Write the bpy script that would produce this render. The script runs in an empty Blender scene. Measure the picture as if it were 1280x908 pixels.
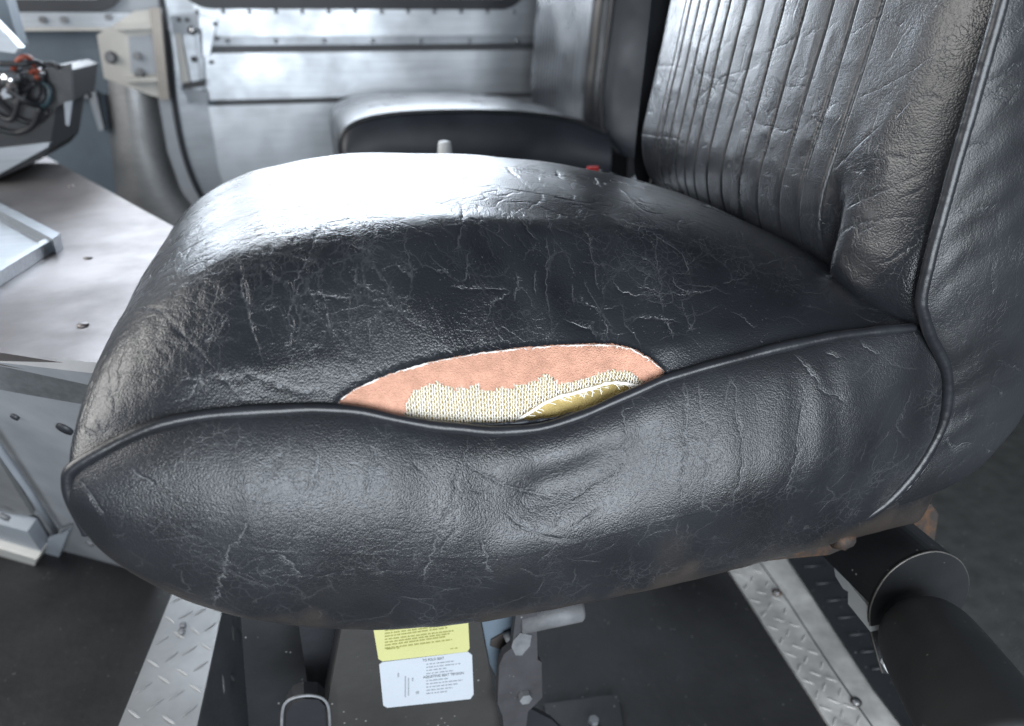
import bpy, bmesh, math, random
import numpy as np
from mathutils import Vector, Matrix
random.seed(7); rng = np.random.default_rng(11)
SC = bpy.context.scene
COL = SC.collection
# ------------------------------------------------------------------ camera
H = 0.75                                   # eye height above the cab floor
F = 950.0; YAW = math.radians(15); PIT = math.radians(24.5)   # photo pixels
cam = bpy.data.cameras.new('camera'); camo = bpy.data.objects.new('camera', cam); COL.objects.link(camo)
camo.location = (0, 0, H); camo.rotation_euler = (math.pi/2 - PIT, 0, -YAW)
cam.sensor_width = 36; cam.lens = F/1280*36; cam.clip_start = .01; cam.clip_end = 100
cam.dof.use_dof = True; cam.dof.focus_distance = .56; cam.dof.aperture_fstop = 5.2
SC.camera = camo
# ------------------------------------------------------------------ world and lamps
w = bpy.data.worlds.new('World'); SC.world = w; w.use_nodes = True
bg = w.node_tree.nodes['Background']; bg.inputs[0].default_value = (.74, .86, 1.0, 1); bg.inputs[1].default_value = .17
def area(name, loc, rot, sx, sy, power, col=(1, 1, 1)):
    l = bpy.data.lights.new(name, 'AREA'); l.shape = 'RECTANGLE'; l.size = sx; l.size_y = sy; l.energy = power; l.color = col
    o = bpy.data.objects.new(name, l); COL.objects.link(o); o.location = loc; o.rotation_euler = rot; return o
R = math.radians
area('far_window_light', (-.15, 2.55, H+.62), (R(-82), 0, 0), 2.7, .95, 140, (.97, .99, 1))
area('windscreen_light', (-1.55, .75, H+.62), (R(90), 0, R(-90)), 1.7, .9, 34, (1, .98, .95))
area('door_light', (.15, -1.30, H-.10), (R(90), 0, 0), 1.8, 1.1, 72, (.86, .93, 1))
SC.view_settings.view_transform = 'Standard'; SC.view_settings.look = 'None'
SC.view_settings.exposure = .12; SC.view_settings.gamma = 1
SC.cycles.max_bounces = 5; SC.cycles.caustics_reflective = False; SC.cycles.caustics_refractive = False
# ------------------------------------------------------------------ photo pixel <-> place
FW = np.array([math.sin(YAW)*math.cos(PIT), math.cos(YAW)*math.cos(PIT), -math.sin(PIT)])
RT = np.array([math.cos(YAW), -math.sin(YAW), 0.]); UP = np.cross(RT, FW); EYE = np.array([0, 0, H])
def ray(u, v): return FW + RT*(u-640)/F + UP*(454-v)/F
def aY(u, v, Y): d = ray(u, v); return EYE + d*Y/d[1]
def aX(u, v, X): d = ray(u, v); return EYE + d*X/d[0]
def aZ(u, v, Z): d = ray(u, v); return EYE + d*(Z-H)/d[2]
def aP(u, v, p, n):
    d = ray(u, v); return EYE + d*((np.array(p)-EYE)@np.array(n))/(d@np.array(n))
def proj(P):
    q = P-EYE; c = q@FW; return 640+F*(q@RT)/c, 454-F*(q@UP)/c
# ------------------------------------------------------------------ materials
MATS = {}
def newmat(name):
    m = bpy.data.materials.new(name); m.use_nodes = True; nt = m.node_tree
    b = nt.nodes['Principled BSDF']; MATS[name] = m
    return m, nt, b
def nd(nt, t, **k):
    n = nt.nodes.new(t)
    for a, v in k.items():
        if a.startswith('_'): n.inputs[a[1:]].default_value = v
        else: setattr(n, a, v)
    return n
def math_(nt, op, a, b=None, clamp=False):
    n = nt.nodes.new('ShaderNodeMath'); n.operation = op; n.use_clamp = clamp
    for i, x in enumerate((a, b)):
        if x is None: continue
        if isinstance(x, (int, float)): n.inputs[i].default_value = x
        else: nt.links.new(x, n.inputs[i])
    return n.outputs[0]
def maprange(nt, x, a, b, c, d):
    n = nt.nodes.new('ShaderNodeMapRange'); nt.links.new(x, n.inputs[0])
    for i, q in enumerate((a, b, c, d)): n.inputs[i+1].default_value = q
    return n.outputs[0]
def mixc(nt, f, a, b):
    n = nt.nodes.new('ShaderNodeMix'); n.data_type = 'RGBA'
    if isinstance(f, (int, float)): n.inputs[0].default_value = f
    else: nt.links.new(f, n.inputs[0])
    for i, x in ((6, a), (7, b)):
        if isinstance(x, tuple): n.inputs[i].default_value = x+(1,) if len(x) == 3 else x
        else: nt.links.new(x, n.inputs[i])
    return n.outputs[2]
def noise(nt, vec, scale, detail=3, rough=.5):
    n = nd(nt, 'ShaderNodeTexNoise'); n.inputs['Scale'].default_value = scale
    n.inputs['Detail'].default_value = detail; n.inputs['Roughness'].default_value = rough
    nt.links.new(vec, n.inputs['Vector']); return n
def objvec(nt, scale=None):
    t = nd(nt, 'ShaderNodeTexCoord').outputs['Object']
    if scale:
        m = nd(nt, 'ShaderNodeMapping'); m.inputs['Scale'].default_value = scale; nt.links.new(t, m.inputs[0]); return m.outputs[0]
    return t
def bump(nt, h, strength, dist, prev=None):
    b = nd(nt, 'ShaderNodeBump'); b.inputs['Strength'].default_value = strength; b.inputs['Distance'].default_value = dist
    nt.links.new(h, b.inputs['Height'])
    if prev is not None: nt.links.new(prev, b.inputs['Normal'])
    return b.outputs[0]

def leather(name, base=(.0092, .0104, .0130), rough=.36, crack=1.0, grain=.5, gscale=620, line=(.16, .165, .175), crease=True, aniso=(1, 1, 1), dirt=False, specks=False):
    m, nt, b = newmat(name); L = nt.links.new
    v = objvec(nt, aniso)
    nz = noise(nt, v, 42, 2); off = nd(nt, 'ShaderNodeVectorMath', operation='MULTIPLY_ADD')
    off.inputs[1].default_value = (.026, .026, .026); L(nz.outputs['Color'], off.inputs[0]); L(v, off.inputs[2]); add = off.outputs[0]
    nb = noise(nt, v, 13, 2)                      # broad patches: where the skin has cracked, is shinier, is greyer
    patch_ = nb.outputs[0]; sc = nd(nt, 'ShaderNodeSeparateColor'); L(nb.outputs['Color'], sc.inputs[0])
    def lines(scale, wid):
        t = nd(nt, 'ShaderNodeTexVoronoi', feature='DISTANCE_TO_EDGE'); t.inputs['Scale'].default_value = scale
        L(add, t.inputs['Vector']); return maprange(nt, t.outputs['Distance'], 0, wid, 1, 0)
    if crack > .15:
        l1 = math_(nt, 'MULTIPLY', lines(43, .018), maprange(nt, sc.outputs[0], .47, .62, 0, .9))
        l2 = math_(nt, 'MULTIPLY', lines(150, .055), maprange(nt, sc.outputs[1], .43, .60, 0, .75))
        brk = maprange(nt, nz.outputs[0], .38, .55, .15, 1)
        ck = math_(nt, 'MULTIPLY', math_(nt, 'MULTIPLY', math_(nt, 'MAXIMUM', l1, l2), brk), crack)
    else: ck = None
    if crease:
        at = nd(nt, 'ShaderNodeAttribute', attribute_name='crease'); sd = nd(nt, 'ShaderNodeAttribute', attribute_name='crease_side')
        wob = math_(nt, 'ADD', sd.outputs['Fac'], math_(nt, 'MULTIPLY', math_(nt, 'SUBTRACT', nz.outputs[0], .5), .9))
        ca = math_(nt, 'MULTIPLY', maprange(nt, math_(nt, 'ABSOLUTE', wob), .12, .55, 1, 0), at.outputs['Fac'])
        ck = ca if ck is None else math_(nt, 'MAXIMUM', ck, ca)
    g = nd(nt, 'ShaderNodeTexVoronoi'); g.inputs['Scale'].default_value = gscale; L(v, g.inputs['Vector'])
    c0 = mixc(nt, maprange(nt, patch_, .35, .7, 0, 1), base, tuple(x*1.7+.002 for x in base))
    h = math_(nt, 'MULTIPLY', g.outputs['Distance'], -.25*grain/gscale)
    if ck is not None:
        c0 = mixc(nt, math_(nt, 'MULTIPLY', ck, .36, True), c0, line)
        h = math_(nt, 'SUBTRACT', h, math_(nt, 'MULTIPLY', ck, .00035))
    if dirt:
        da = nd(nt, 'ShaderNodeAttribute', attribute_name='dirt'); c0 = mixc(nt, da.outputs['Fac'], c0, (.043, .036, .032))
    if specks: c0 = mixc(nt, maprange(nt, noise(nt, v, 700, 1).outputs[0], .73, .80, 0, .35), c0, (.25, .25, .26))
    L(c0, b.inputs['Base Color'])
    h = math_(nt, 'ADD', h, math_(nt, 'MULTIPLY', noise(nt, v, 330, 1).outputs[0], .00015*(grain+.2)))
    L(bump(nt, h, 1.0, 1.0), b.inputs['Normal'])
    L(maprange(nt, sc.outputs[2], .3, .75, rough-.05, rough+.10), b.inputs['Roughness'])
    b.inputs['Specular IOR Level'].default_value = .55
    return m
def metal(name, col=(.62, .63, .65), rough=.34, brush=(1, 40, 40), amp=.12, metallic=1.0, spots=.25, nscale=6):
    m, nt, b = newmat(name); L = nt.links.new
    v = objvec(nt, brush); n = noise(nt, v, nscale, 5, .6)
    v2 = objvec(nt); n2 = noise(nt, v2, 9, 5, .6)
    c = mixc(nt, maprange(nt, n.outputs[0], .3, .7, 0, 1), tuple(x*(1-amp) for x in col), tuple(min(1, x*(1+amp)) for x in col))
    c = mixc(nt, maprange(nt, n2.outputs[0], .45, .75, 0, spots), c, tuple(x*.55 for x in col))
    L(c, b.inputs['Base Color']); b.inputs['Metallic'].default_value = metallic
    L(maprange(nt, n2.outputs[0], .3, .7, rough-.06, rough+.10), b.inputs['Roughness'])
    L(bump(nt, n.outputs[0], .12, .001, bump(nt, n2.outputs[0], .25, .002)), b.inputs['Normal'])
    return m
def paint(name, col, rough=.45, var=.2, spec=.5, speck=0, bmp=.15, metallic=0, nscale=12, speckcol=(.45, .45, .43)):
    m, nt, b = newmat(name); L = nt.links.new
    v = objvec(nt); n = noise(nt, v, nscale, 5, .6)
    c = mixc(nt, maprange(nt, n.outputs[0], .3, .7, 0, 1), tuple(x*(1-var) for x in col), tuple(min(1, x*(1+var)) for x in col))
    if speck:
        t = nd(nt, 'ShaderNodeTexVoronoi'); t.inputs['Scale'].default_value = 130; L(v, t.inputs['Vector'])
        ms = math_(nt, 'MULTIPLY', maprange(nt, t.outputs['Distance'], .05, .16, 1, 0), maprange(nt, noise(nt, v, 41, 2).outputs[0], .55, .64, 0, speck))
        c = mixc(nt, ms, c, speckcol)
    L(c, b.inputs['Base Color']); b.inputs['Roughness'].default_value = rough; b.inputs['Metallic'].default_value = metallic
    b.inputs['Specular IOR Level'].default_value = spec
    L(bump(nt, noise(nt, v, nscale*12, 3).outputs[0], bmp, .0015), b.inputs['Normal'])
    return m
M_TOP = leather('black_vinyl_top', grain=.62, crack=.55, rough=.28, gscale=800, specks=True)
M_SIDE = leather('black_vinyl_side', base=(.0110, .0120, .0143), grain=.85, crack=.40, rough=.34, gscale=950, dirt=True, line=(.27, .275, .285))
M_BACK = leather('black_vinyl_backrest', grain=.5, crack=.3, rough=.27, gscale=800, line=(.10, .105, .115))
M_BSIDE = leather('black_vinyl_backrest_side', base=(.0100, .0110, .0132), grain=.4, crack=.3, rough=.33, gscale=900, line=(.07, .075, .08))
M_PIPE = paint('black_piping_vinyl', (.014, .015, .018), .34, .4, .5, bmp=.12, nscale=30)
M_FAR = leather('navy_vinyl', base=(.012, .0145, .020), grain=.15, crack=.1, rough=.42, crease=False)  # navy vinyl for the passenger seat's side panels
M_ALU = metal('brushed_aluminium', (.50, .525, .555), .42)
M_ALUD = metal('dull_aluminium', (.33, .35, .375), .46)
M_CON = metal('stained_aluminium_cover', (.235, .217, .215), .50, (1, 1, 1), .16, 1, .6)
M_GREY = paint('blue_grey_paint', (.10, .13, .16), .5, .15)
M_GREYL = paint('light_grey_paint', (.30, .325, .36), .45, .1)
M_TOE = paint('toe_board_grey', (.24, .25, .265), .5, .15, speck=.5, speckcol=(.12, .12, .12))
M_CREAM = paint('cream_bracket_paint', (.50, .49, .46), .5, .1)
M_BRONZE = paint('brown_channel', (.20, .18, .16), .4, .15, metallic=.6)
M_BLACK = paint('black_satin_paint', (.018, .019, .021), .42, .3, speck=.7)
M_BLK2 = paint('black_plastic', (.012, .013, .016), .5, .3)
M_PEDP = paint('charcoal_pedestal_paint', (.030, .029, .028), .5, .25, speck=.5)
M_ARM = paint('worn_arm_paint', (.042, .041, .045), .5, .25, speck=.5, nscale=30)
M_MAT = paint('black_rubber_mat', (.017, .0172, .0185), .62, .55, speck=.5, bmp=.5, nscale=7)
M_CARP = paint('dark_speckled_floor', (.060, .061, .058), .85, .3, speck=1.0, bmp=1, nscale=30)
M_TREAD = metal('tread_plate_aluminium', (.36, .365, .37), .48, (1, 1, 1), .2, .75, .5)
M_ZINC = metal('zinc_bolt', (.20, .205, .215), .6, (1, 1, 1), .3, .5, .5, 60)
m, nt, b = newmat('rusty_black_steel'); v_ = objvec(nt); n_ = noise(nt, v_, 45, 5, .65)
nt.links.new(mixc(nt, maprange(nt, n_.outputs[0], .46, .60, 0, 1), (.035, .028, .025), mixc(nt, noise(nt, v_, 160, 3).outputs[0], (.055, .026, .014), (.12, .065, .034))), b.inputs['Base Color'])
b.inputs['Roughness'].default_value = .7; nt.links.new(bump(nt, n_.outputs[0], .8, .002), b.inputs['Normal']); M_RUST = m
M_RUSTV = paint('dirty_brown_hem', (.055, .042, .036), .7, .5, .3, bmp=.8, nscale=40)
M_FELT = paint('salmon_felt', (.60, .325, .23), .95, .17, .1, bmp=1.0, nscale=90)
M_FOAM = paint('yellow_foam', (.52, .40, .165), 1.0, .15, .0, bmp=1, nscale=60)
M_THREAD = paint('cream_thread', (.86, .83, .76), .9, .08, .1)
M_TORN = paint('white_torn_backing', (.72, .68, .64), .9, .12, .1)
M_YEL = paint('yellow_sticker', (.47, .46, .20), .5, .05)
M_WHT = paint('white_sticker', (.43, .46, .50), .45, .03)
M_INK = paint('grey_ink', (.09, .095, .10), .7, .1)
M_INK2 = paint('faded_ink', (.24, .26, .28), .7, .1)
M_INKY = paint('olive_ink', (.28, .27, .08), .7, .1)
M_WPL = paint('white_plastic', (.50, .51, .51), .45, .06)
M_RED = paint('red_plastic', (.55, .05, .05), .4, .1)
M_ORG = paint('orange_wire', (.20, .04, .02), .45, .1)
M_CHR = metal('chrome', (.7, .7, .7), .15, (1, 1, 1), .05, 1, .1)
M_JOINT = paint('grey_joint', (.085, .09, .10), .5, .2)
M_GASK = paint('black_gasket', (.02, .022, .028), .5, .2)
m, nt, b = newmat('window_glass'); nt.nodes.remove(b)
tr = nd(nt, 'ShaderNodeBsdfTransparent'); tr.inputs[0].default_value = (.88, .92, .97, 1)
gl = nd(nt, 'ShaderNodeBsdfGlossy'); gl.inputs['Roughness'].default_value = .03
mx = nd(nt, 'ShaderNodeMixShader'); mx.inputs[0].default_value = .08
nt.links.new(tr.outputs[0], mx.inputs[1]); nt.links.new(gl.outputs[0], mx.inputs[2])
nt.links.new(mx.outputs[0], nt.nodes['Material Output'].inputs[0]); M_GLASS = m
# ------------------------------------------------------------------ builders
def thing(name, loc, label=None, cat=None, group=None, kind=None):
    o = bpy.data.objects.new(name, None); COL.objects.link(o); o.location = loc; o.empty_display_size = .05
    return tag(o, label, cat, group, kind)
def tag(o, label=None, cat=None, group=None, kind=None):
    for k, v in (('label', label), ('category', cat), ('group', group), ('kind', kind)):
        if v: o[k] = v
    return o
def setparent(o, p):
    if p is not None:
        o.parent = p
        o.matrix_parent_inverse = wm(p).inverted()
    return o
def wm(p):
    m = Matrix.Translation(p.location) @ p.rotation_euler.to_matrix().to_4x4()
    if p.parent is not None: m = wm(p.parent) @ p.matrix_parent_inverse @ m
    return m
def mesh_obj(name, verts, faces, mat, parent=None, smooth=False, attr=None):
    me = bpy.data.meshes.new(name)
    V = np.asarray(verts, dtype=np.float32)
    if isinstance(faces, np.ndarray):
        n, k = faces.shape
        me.vertices.add(len(V)); me.vertices.foreach_set('co', V.ravel())
        me.loops.add(n*k); me.loops.foreach_set('vertex_index', faces.astype(np.int32).ravel())
        me.polygons.add(n); me.polygons.foreach_set('loop_start', np.arange(0, n*k, k, dtype=np.int32))
        me.update(calc_edges=True); me.validate()
    else:
        me.from_pydata([tuple(map(float, p)) for p in V], [], faces); me.update()
    if smooth: me.polygons.foreach_set('use_smooth', np.ones(len(me.polygons), dtype=bool))
    if attr is not None:
        for an_, av in attr.items():
            a = me.attributes.new(an_, 'FLOAT', 'POINT'); a.data.foreach_set('value', np.asarray(av, dtype=np.float32).ravel())
    me.materials.append(mat)
    o = bpy.data.objects.new(name, me); COL.objects.link(o)
    return setparent(o, parent)
def bm_obj(name, bm, mat, parent=None, smooth=False, bevel=0, seg=2):
    if bevel:
        bmesh.ops.bevel(bm, geom=[e for e in bm.edges if len(e.link_faces) == 2 and e.calc_face_angle(0) > .5], offset=bevel, segments=seg, affect='EDGES', profile=.6)
    bmesh.ops.recalc_face_normals(bm, faces=bm.faces)
    me = bpy.data.meshes.new(name); bm.to_mesh(me); bm.free(); me.materials.append(mat)
    if smooth: me.polygons.foreach_set('use_smooth', np.ones(len(me.polygons), dtype=bool))
    o = bpy.data.objects.new(name, me); COL.objects.link(o); return setparent(o, parent)
def prism(name, pts, ext, mat, parent=None, bevel=0, smooth=False):
    """closed polygon of 3-D points swept along the vector ext"""
    bm = bmesh.new(); ext = Vector(ext)
    a = [bm.verts.new(Vector(p)) for p in pts]; c = [bm.verts.new(Vector(p)+ext) for p in pts]
    bm.faces.new(a); bm.faces.new(c[::-1]); n = len(a)
    for i in range(n): bm.faces.new((a[i], c[i], c[(i+1) % n], a[(i+1) % n]))
    return bm_obj(name, bm, mat, parent, smooth, bevel)
def box(name, lo, hi, mat, parent=None, bevel=.002):
    (x0, y0, z0), (x1, y1, z1) = lo, hi
    return prism(name, [(x0, y0, z0), (x1, y0, z0), (x1, y1, z0), (x0, y1, z0)], (0, 0, z1-z0), mat, parent, bevel)
def spline(pts, n):
    """Catmull-Rom through control points, evenly spaced by arc length"""
    P = np.asarray(pts, float); Q = np.vstack([2*P[0]-P[1], P, 2*P[-1]-P[-2]]); out = []
    for i in range(1, len(Q)-2):
        t = np.linspace(0, 1, 24, endpoint=False)[:, None]; p0, p1, p2, p3 = Q[i-1:i+3]
        out.append(.5*(2*p1+(p2-p0)*t+(2*p0-5*p1+4*p2-p3)*t**2+(3*p1-p0-3*p2+p3)*t**3))
    C = np.vstack(out+[P[-1:]]); return resample(C, n)
def resample(C, n):
    s = np.r_[0, np.cumsum(np.linalg.norm(np.diff(C, axis=0), axis=1))]
    t = np.linspace(0, s[-1], n); return np.stack([np.interp(t, s, C[:, k]) for k in range(C.shape[1])], 1)
def tube_geo(path, rad, seg=10, closed_caps=True):
    P = np.asarray(path, float); n = len(P); rad = np.broadcast_to(np.asarray(rad, float), (n,))
    T = np.gradient(P, axis=0); T /= np.linalg.norm(T, axis=1)[:, None]+1e-12
    ref = np.array([0, 0, 1.]) if abs(T[0][2]) < .9 else np.array([1., 0, 0])
    N = np.cross(T[0], ref); N /= np.linalg.norm(N); V = []
    for i in range(n):
        N = N-T[i]*(N@T[i]); N /= np.linalg.norm(N)+1e-12; B = np.cross(T[i], N)
        for k in range(seg):
            a = 2*math.pi*k/seg; V.append(P[i]+rad[i]*(math.cos(a)*N+math.sin(a)*B))
    Fc = [(i*seg+k, i*seg+(k+1) % seg, (i+1)*seg+(k+1) % seg, (i+1)*seg+k) for i in range(n-1) for k in range(seg)]
    if closed_caps: Fc += [tuple(range(seg))[::-1], tuple((n-1)*seg+k for k in range(seg))]
    return V, Fc
def tube(name, path, rad, mat, parent=None, seg=10):
    V, Fc = tube_geo(path, rad, seg); return mesh_obj(name, V, Fc, mat, parent, True)
def join_geo(parts):
    V, Fc = [], []
    for v, f in parts:
        o = len(V); V += list(v); Fc += [tuple(i+o for i in q) for q in f]
    return V, Fc
def bolt(name, p, axis, r, h, mat, parent, n=6, seedrot=.2):
    a = Vector(axis).normalized(); u = a.orthogonal().normalized(); v = a.cross(u); p = Vector(p)
    pts = [p-a*.002+(u*math.cos(seedrot+2*math.pi*k/n)+v*math.sin(seedrot+2*math.pi*k/n))*r for k in range(n)]
    return prism(name, pts, a*(h+.002), mat, parent, min(r, h)*.18, n > 8)
# value noise on numpy points
def vnoise(P, scale, seed=0):
    Q = np.asarray(P)*scale+seed*17.31; i = np.floor(Q).astype(np.int64); f = Q-i; f = f*f*(3-2*f); out = 0
    def h(a):
        n = (a[..., 0]*374761393+a[..., 1]*668265263+a[..., 2]*2147483647+seed*144665) & 0xffffffff
        n = ((n ^ (n >> 13))*1274126177) & 0xffffffff; return ((n ^ (n >> 16)) & 0xffff)/65535.
    for dx in (0, 1):
        for dy in (0, 1):
            for dz in (0, 1):
                wgt = (f[..., 0] if dx else 1-f[..., 0])*(f[..., 1] if dy else 1-f[..., 1])*(f[..., 2] if dz else 1-f[..., 2])
                out = out+wgt*h(i+np.array([dx, dy, dz]))
    return out-.5
def grid_normals(G):
    du = np.gradient(G, axis=0); dv = np.gradient(G, axis=1); n = np.cross(du, dv)
    return n/(np.linalg.norm(n, axis=2)[..., None]+1e-12)
def grid_faces(na, nb):
    i = np.arange(na-1)[:, None]*nb+np.arange(nb-1)[None]; i = i.ravel()
    return np.stack([i, i+nb, i+nb+1, i+1], 1)
def smoothstep(x, a, b):
    t = np.clip((x-a)/(b-a), 0, 1); return t*t*(3-2*t)
def inpoly(u, v, poly):
    P = np.asarray(poly, float); r = np.zeros(np.shape(u), bool); n = len(P)
    for i in range(n):
        x0, y0 = P[i]; x1, y1 = P[(i+1) % n]
        c = ((y0 > v) != (y1 > v)) & (u < (x1-x0)*(v-y0)/(y1-y0+1e-12)+x0); r ^= c
    return r
class Stamp:
    """presses creases, given as paths over a grid surface, into it"""
    def __init__(s, G, vis=None):
        s.G = G; s.h = np.zeros(G.shape[:2]); u, v = proj(G.reshape(-1, 3)); s.u = u.reshape(G.shape[:2]); s.v = v.reshape(G.shape[:2])
        s.bad = np.zeros(G.shape[:2], bool) if vis is None else ~vis
        s.N = grid_normals(G); s.best = np.full(G.shape[:2], 1e9); s.sd = np.full(G.shape[:2], 4.); s.st = s.h.copy()
    def near(s, u, v):
        d = (s.u-u)**2+(s.v-v)**2; d = np.where(s.bad, 1e9, d); return np.unravel_index(np.argmin(d), d.shape)
    def path_px(s, pts, wid=.0011, amp=1, jit=1.5):
        ij = np.array([s.near(*p) for p in pts], float); s.path(ij, wid, amp, jit)
    def path(s, ij, wid, amp, jit):
        C = spline(ij, max(8, int(np.abs(np.diff(ij, axis=0)).sum()*1.3)+8))
        n = len(C); j = np.cumsum(rng.normal(0, .30, (n, 2)), 0); j -= np.linspace(0, 1, n)[:, None]*j[-1]; C = C+np.clip(j, -jit, jit)
        fade = np.minimum(1, np.minimum(np.arange(n), np.arange(n)[::-1])/(n*.15+1)); na, nb = s.h.shape; k = 4
        mod = .75+.25*np.sin(np.arange(n)*.13+rng.uniform(0, 6))
        i0 = np.clip(np.round(C).astype(int), k, [na-k-1, nb-k-1]); ia, ib = i0[:, 0], i0[:, 1]
        fr = np.clip(C-i0, -1, 1)
        P = s.G[ia, ib]+fr[:, :1]*(s.G[ia+1, ib]-s.G[ia-1, ib])/2+fr[:, 1:]*(s.G[ia, ib+1]-s.G[ia, ib-1])/2
        T = np.gradient(P, axis=0); T /= np.linalg.norm(T, axis=1)[:, None]+1e-12; B = np.cross(s.N[ia, ib], T)
        for q in range(n):
            i, b_ = ia[q], ib[q]
            sl = (slice(i-k, i+k+1), slice(b_-k, b_+k+1)); vec = s.G[sl]-P[q]; d2 = (vec**2).sum(2)
            s.h[sl] = np.maximum(s.h[sl], amp*fade[q]*mod[q]*np.exp(-d2/wid**2))
            better = d2 < s.best[sl]; dist = np.sqrt(d2)
            s.best[sl] = np.where(better, d2, s.best[sl]); s.sd[sl] = np.where(better, np.clip(vec@B[q]*1000, -4, 4), s.sd[sl])
            s.st[sl] = np.where(better, amp*fade[q]*mod[q]*np.clip(1.6-dist/.0020, 0, 1), s.st[sl])
    def attrs(s): return {'crease': np.clip(s.st, 0, 1), 'crease_side': s.sd}
# ================================================================== SETTING
# floor
fl = tag(prism('floor', [(-2.2, -.6, -.03), (2.4, -.6, -.03), (2.4, 2.11, -.03), (-2.2, 2.11, -.03)], (0, 0, .03), M_CARP), kind='structure')
WY = 2.1                                    # inner face of the far side wall
def wp(u, v, Y=WY): return aY(u, v, Y)
wall = tag(thing('side_wall', (.2, WY, 0)), kind='structure')
zS = wp(400, 6)[2]                          # window sill level
xs = wp(206, 60)[0]                         # door jamb
def wx(u, v): return wp(u, v)[0]
def wz(v, u=450): return wp(u, v)[2]
z1, z2, z3, z4 = wz(45), wz(58), wz(65), wz(121)
z5 = wz(128)
XR = 2.2
xd = wx(238, 60)
# strips of the far wall, bottom to top
box('lower_panel', (xd, WY, 0), (XR, WY+.03, z5), M_ALU, wall, .003)
box('recess_groove', (xd, WY+.012, z5-.004), (XR, WY+.03, z4+.004), M_JOINT, wall, 0)
box('middle_panel', (xd, WY+.002, z4), (XR, WY+.03, z3), M_ALU, wall, .004)
box('rail', (xd, WY-.014, z2+.004), (XR, WY+.03, z1), M_ALUD, wall, .004)
box('rail_joint', (xd, WY+.004, z3-.002), (XR, WY+.03, z2+.006), M_JOINT, wall, 0)
def ring(name, x0, x1, z0, z1_, rr, wd, y0, y1, mat, parent):
    def rr_pts(g):
        pts = []; n = 8
        for cx, cz, a0 in ((x1-rr, z1_-rr, 0), (x0+rr, z1_-rr, 90), (x0+rr, z0+rr, 180), (x1-rr, z0+rr, 270)):
            for k in range(n+1):
                a = R(a0+90*k/n); pts.append((cx+(rr+g)*math.cos(a), cz+(rr+g)*math.sin(a)))
        return pts
    A, B = rr_pts(0), rr_pts(wd); n = len(A)
    V = [(p[0], y0, p[1]) for p in A]+[(p[0], y0, p[1]) for p in B]+[(p[0], y1, p[1]) for p in A]+[(p[0], y1, p[1]) for p in B]; Fc = []
    for i in range(n):
        j = (i+1) % n
        Fc += [(i, j, n+j, n+i), (2*n+i, 3*n+i, 3*n+j, 2*n+j), (i, 2*n+i, 2*n+j, j), (n+i, n+j, 3*n+j, 3*n+i)]
    mesh_obj(name, V, Fc, mat, parent); return A
def window(x0, x1, z0, z1_, parent, rr=.05):
    fr = thing('window', ((x0+x1)/2, WY, z0)); setparent(fr, parent)
    A = ring('window_gasket', x0, x1, z0, z1_, rr, .026, WY-.010, WY+.034, M_GASK, fr)
    prism('window_pane', [(p[0], WY+.016, p[1]) for p in A], (0, .004, 0), M_GLASS, fr)
def holed(name, X0, X1, Z0, Z1, holes, mat, parent, y0=WY, y1=WY+.03):
    """wall strip with rectangular window openings"""
    xsn = sorted({X0, X1, *[h[0] for h in holes], *[h[1] for h in holes]}); zsn = sorted({Z0, Z1, *[h[2] for h in holes], *[h[3] for h in holes]})
    parts = []
    for i in range(len(xsn)-1):
        for j in range(len(zsn)-1):
            cx, cz = (xsn[i]+xsn[i+1])/2, (zsn[j]+zsn[j+1])/2
            if any(h[0] < cx < h[1] and h[2] < cz < h[3] for h in holes): continue
            a, c, e, g = xsn[i], xsn[i+1], zsn[j], zsn[j+1]
            V = [(x, y, z) for z in (e, g) for y in (y0, y1) for x in (a, c)]
            parts.append((V, [(0, 2, 3, 1), (4, 5, 7, 6), (0, 1, 5, 4), (2, 6, 7, 3), (0, 4, 6, 2), (1, 3, 7, 5)]))
    V, Fc = join_geo(parts)
    bm = bmesh.new(); vs = [bm.verts.new(Vector(p)) for p in V]
    for f in Fc: bm.faces.new([vs[i] for i in f])
    bmesh.ops.remove_doubles(bm, verts=bm.verts, dist=1e-5)
    seen = {}
    for f in bm.faces: seen.setdefault(tuple(sorted(v.index for v in f.verts)), []).append(f)
    bm.faces.ensure_lookup_table()
    return bm_obj(name, bm, mat, parent)
zw0 = wz(-5)
h1 = (wx(232, 3)+.012, wx(652, 3)-.012, zw0, zw0+.62)
holed('upper_panel', xd, XR, z1, zw0+.80, [h1], M_ALU, wall)
window(h1[0]-.004, h1[1]+.004, zw0-.004, zw0+.624, wall)
rv = []
for u in list(range(246, 660, 33)):
    p = wp(u, 15+random.uniform(-.6, .6)); V, Fc = tube_geo([p+np.array([0, .004, 0]), p+np.array([0, -.003, 0]), p+np.array([0, -.005, 0])], [.0055, .0055, .002], 8); rv.append((V, Fc))
for u in list(range(285, 660, 60)):
    p = wp(u, 51); V, Fc = tube_geo([p+np.array([0, -.012, 0]), p+np.array([0, -.017, 0]), p+np.array([0, -.019, 0])], [.0055, .0055, .002], 8); rv.append((V, Fc))
V, Fc = join_geo(rv); tag(mesh_obj('rivets', V, Fc, M_ALUD, wall, True), kind='stuff')
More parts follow.
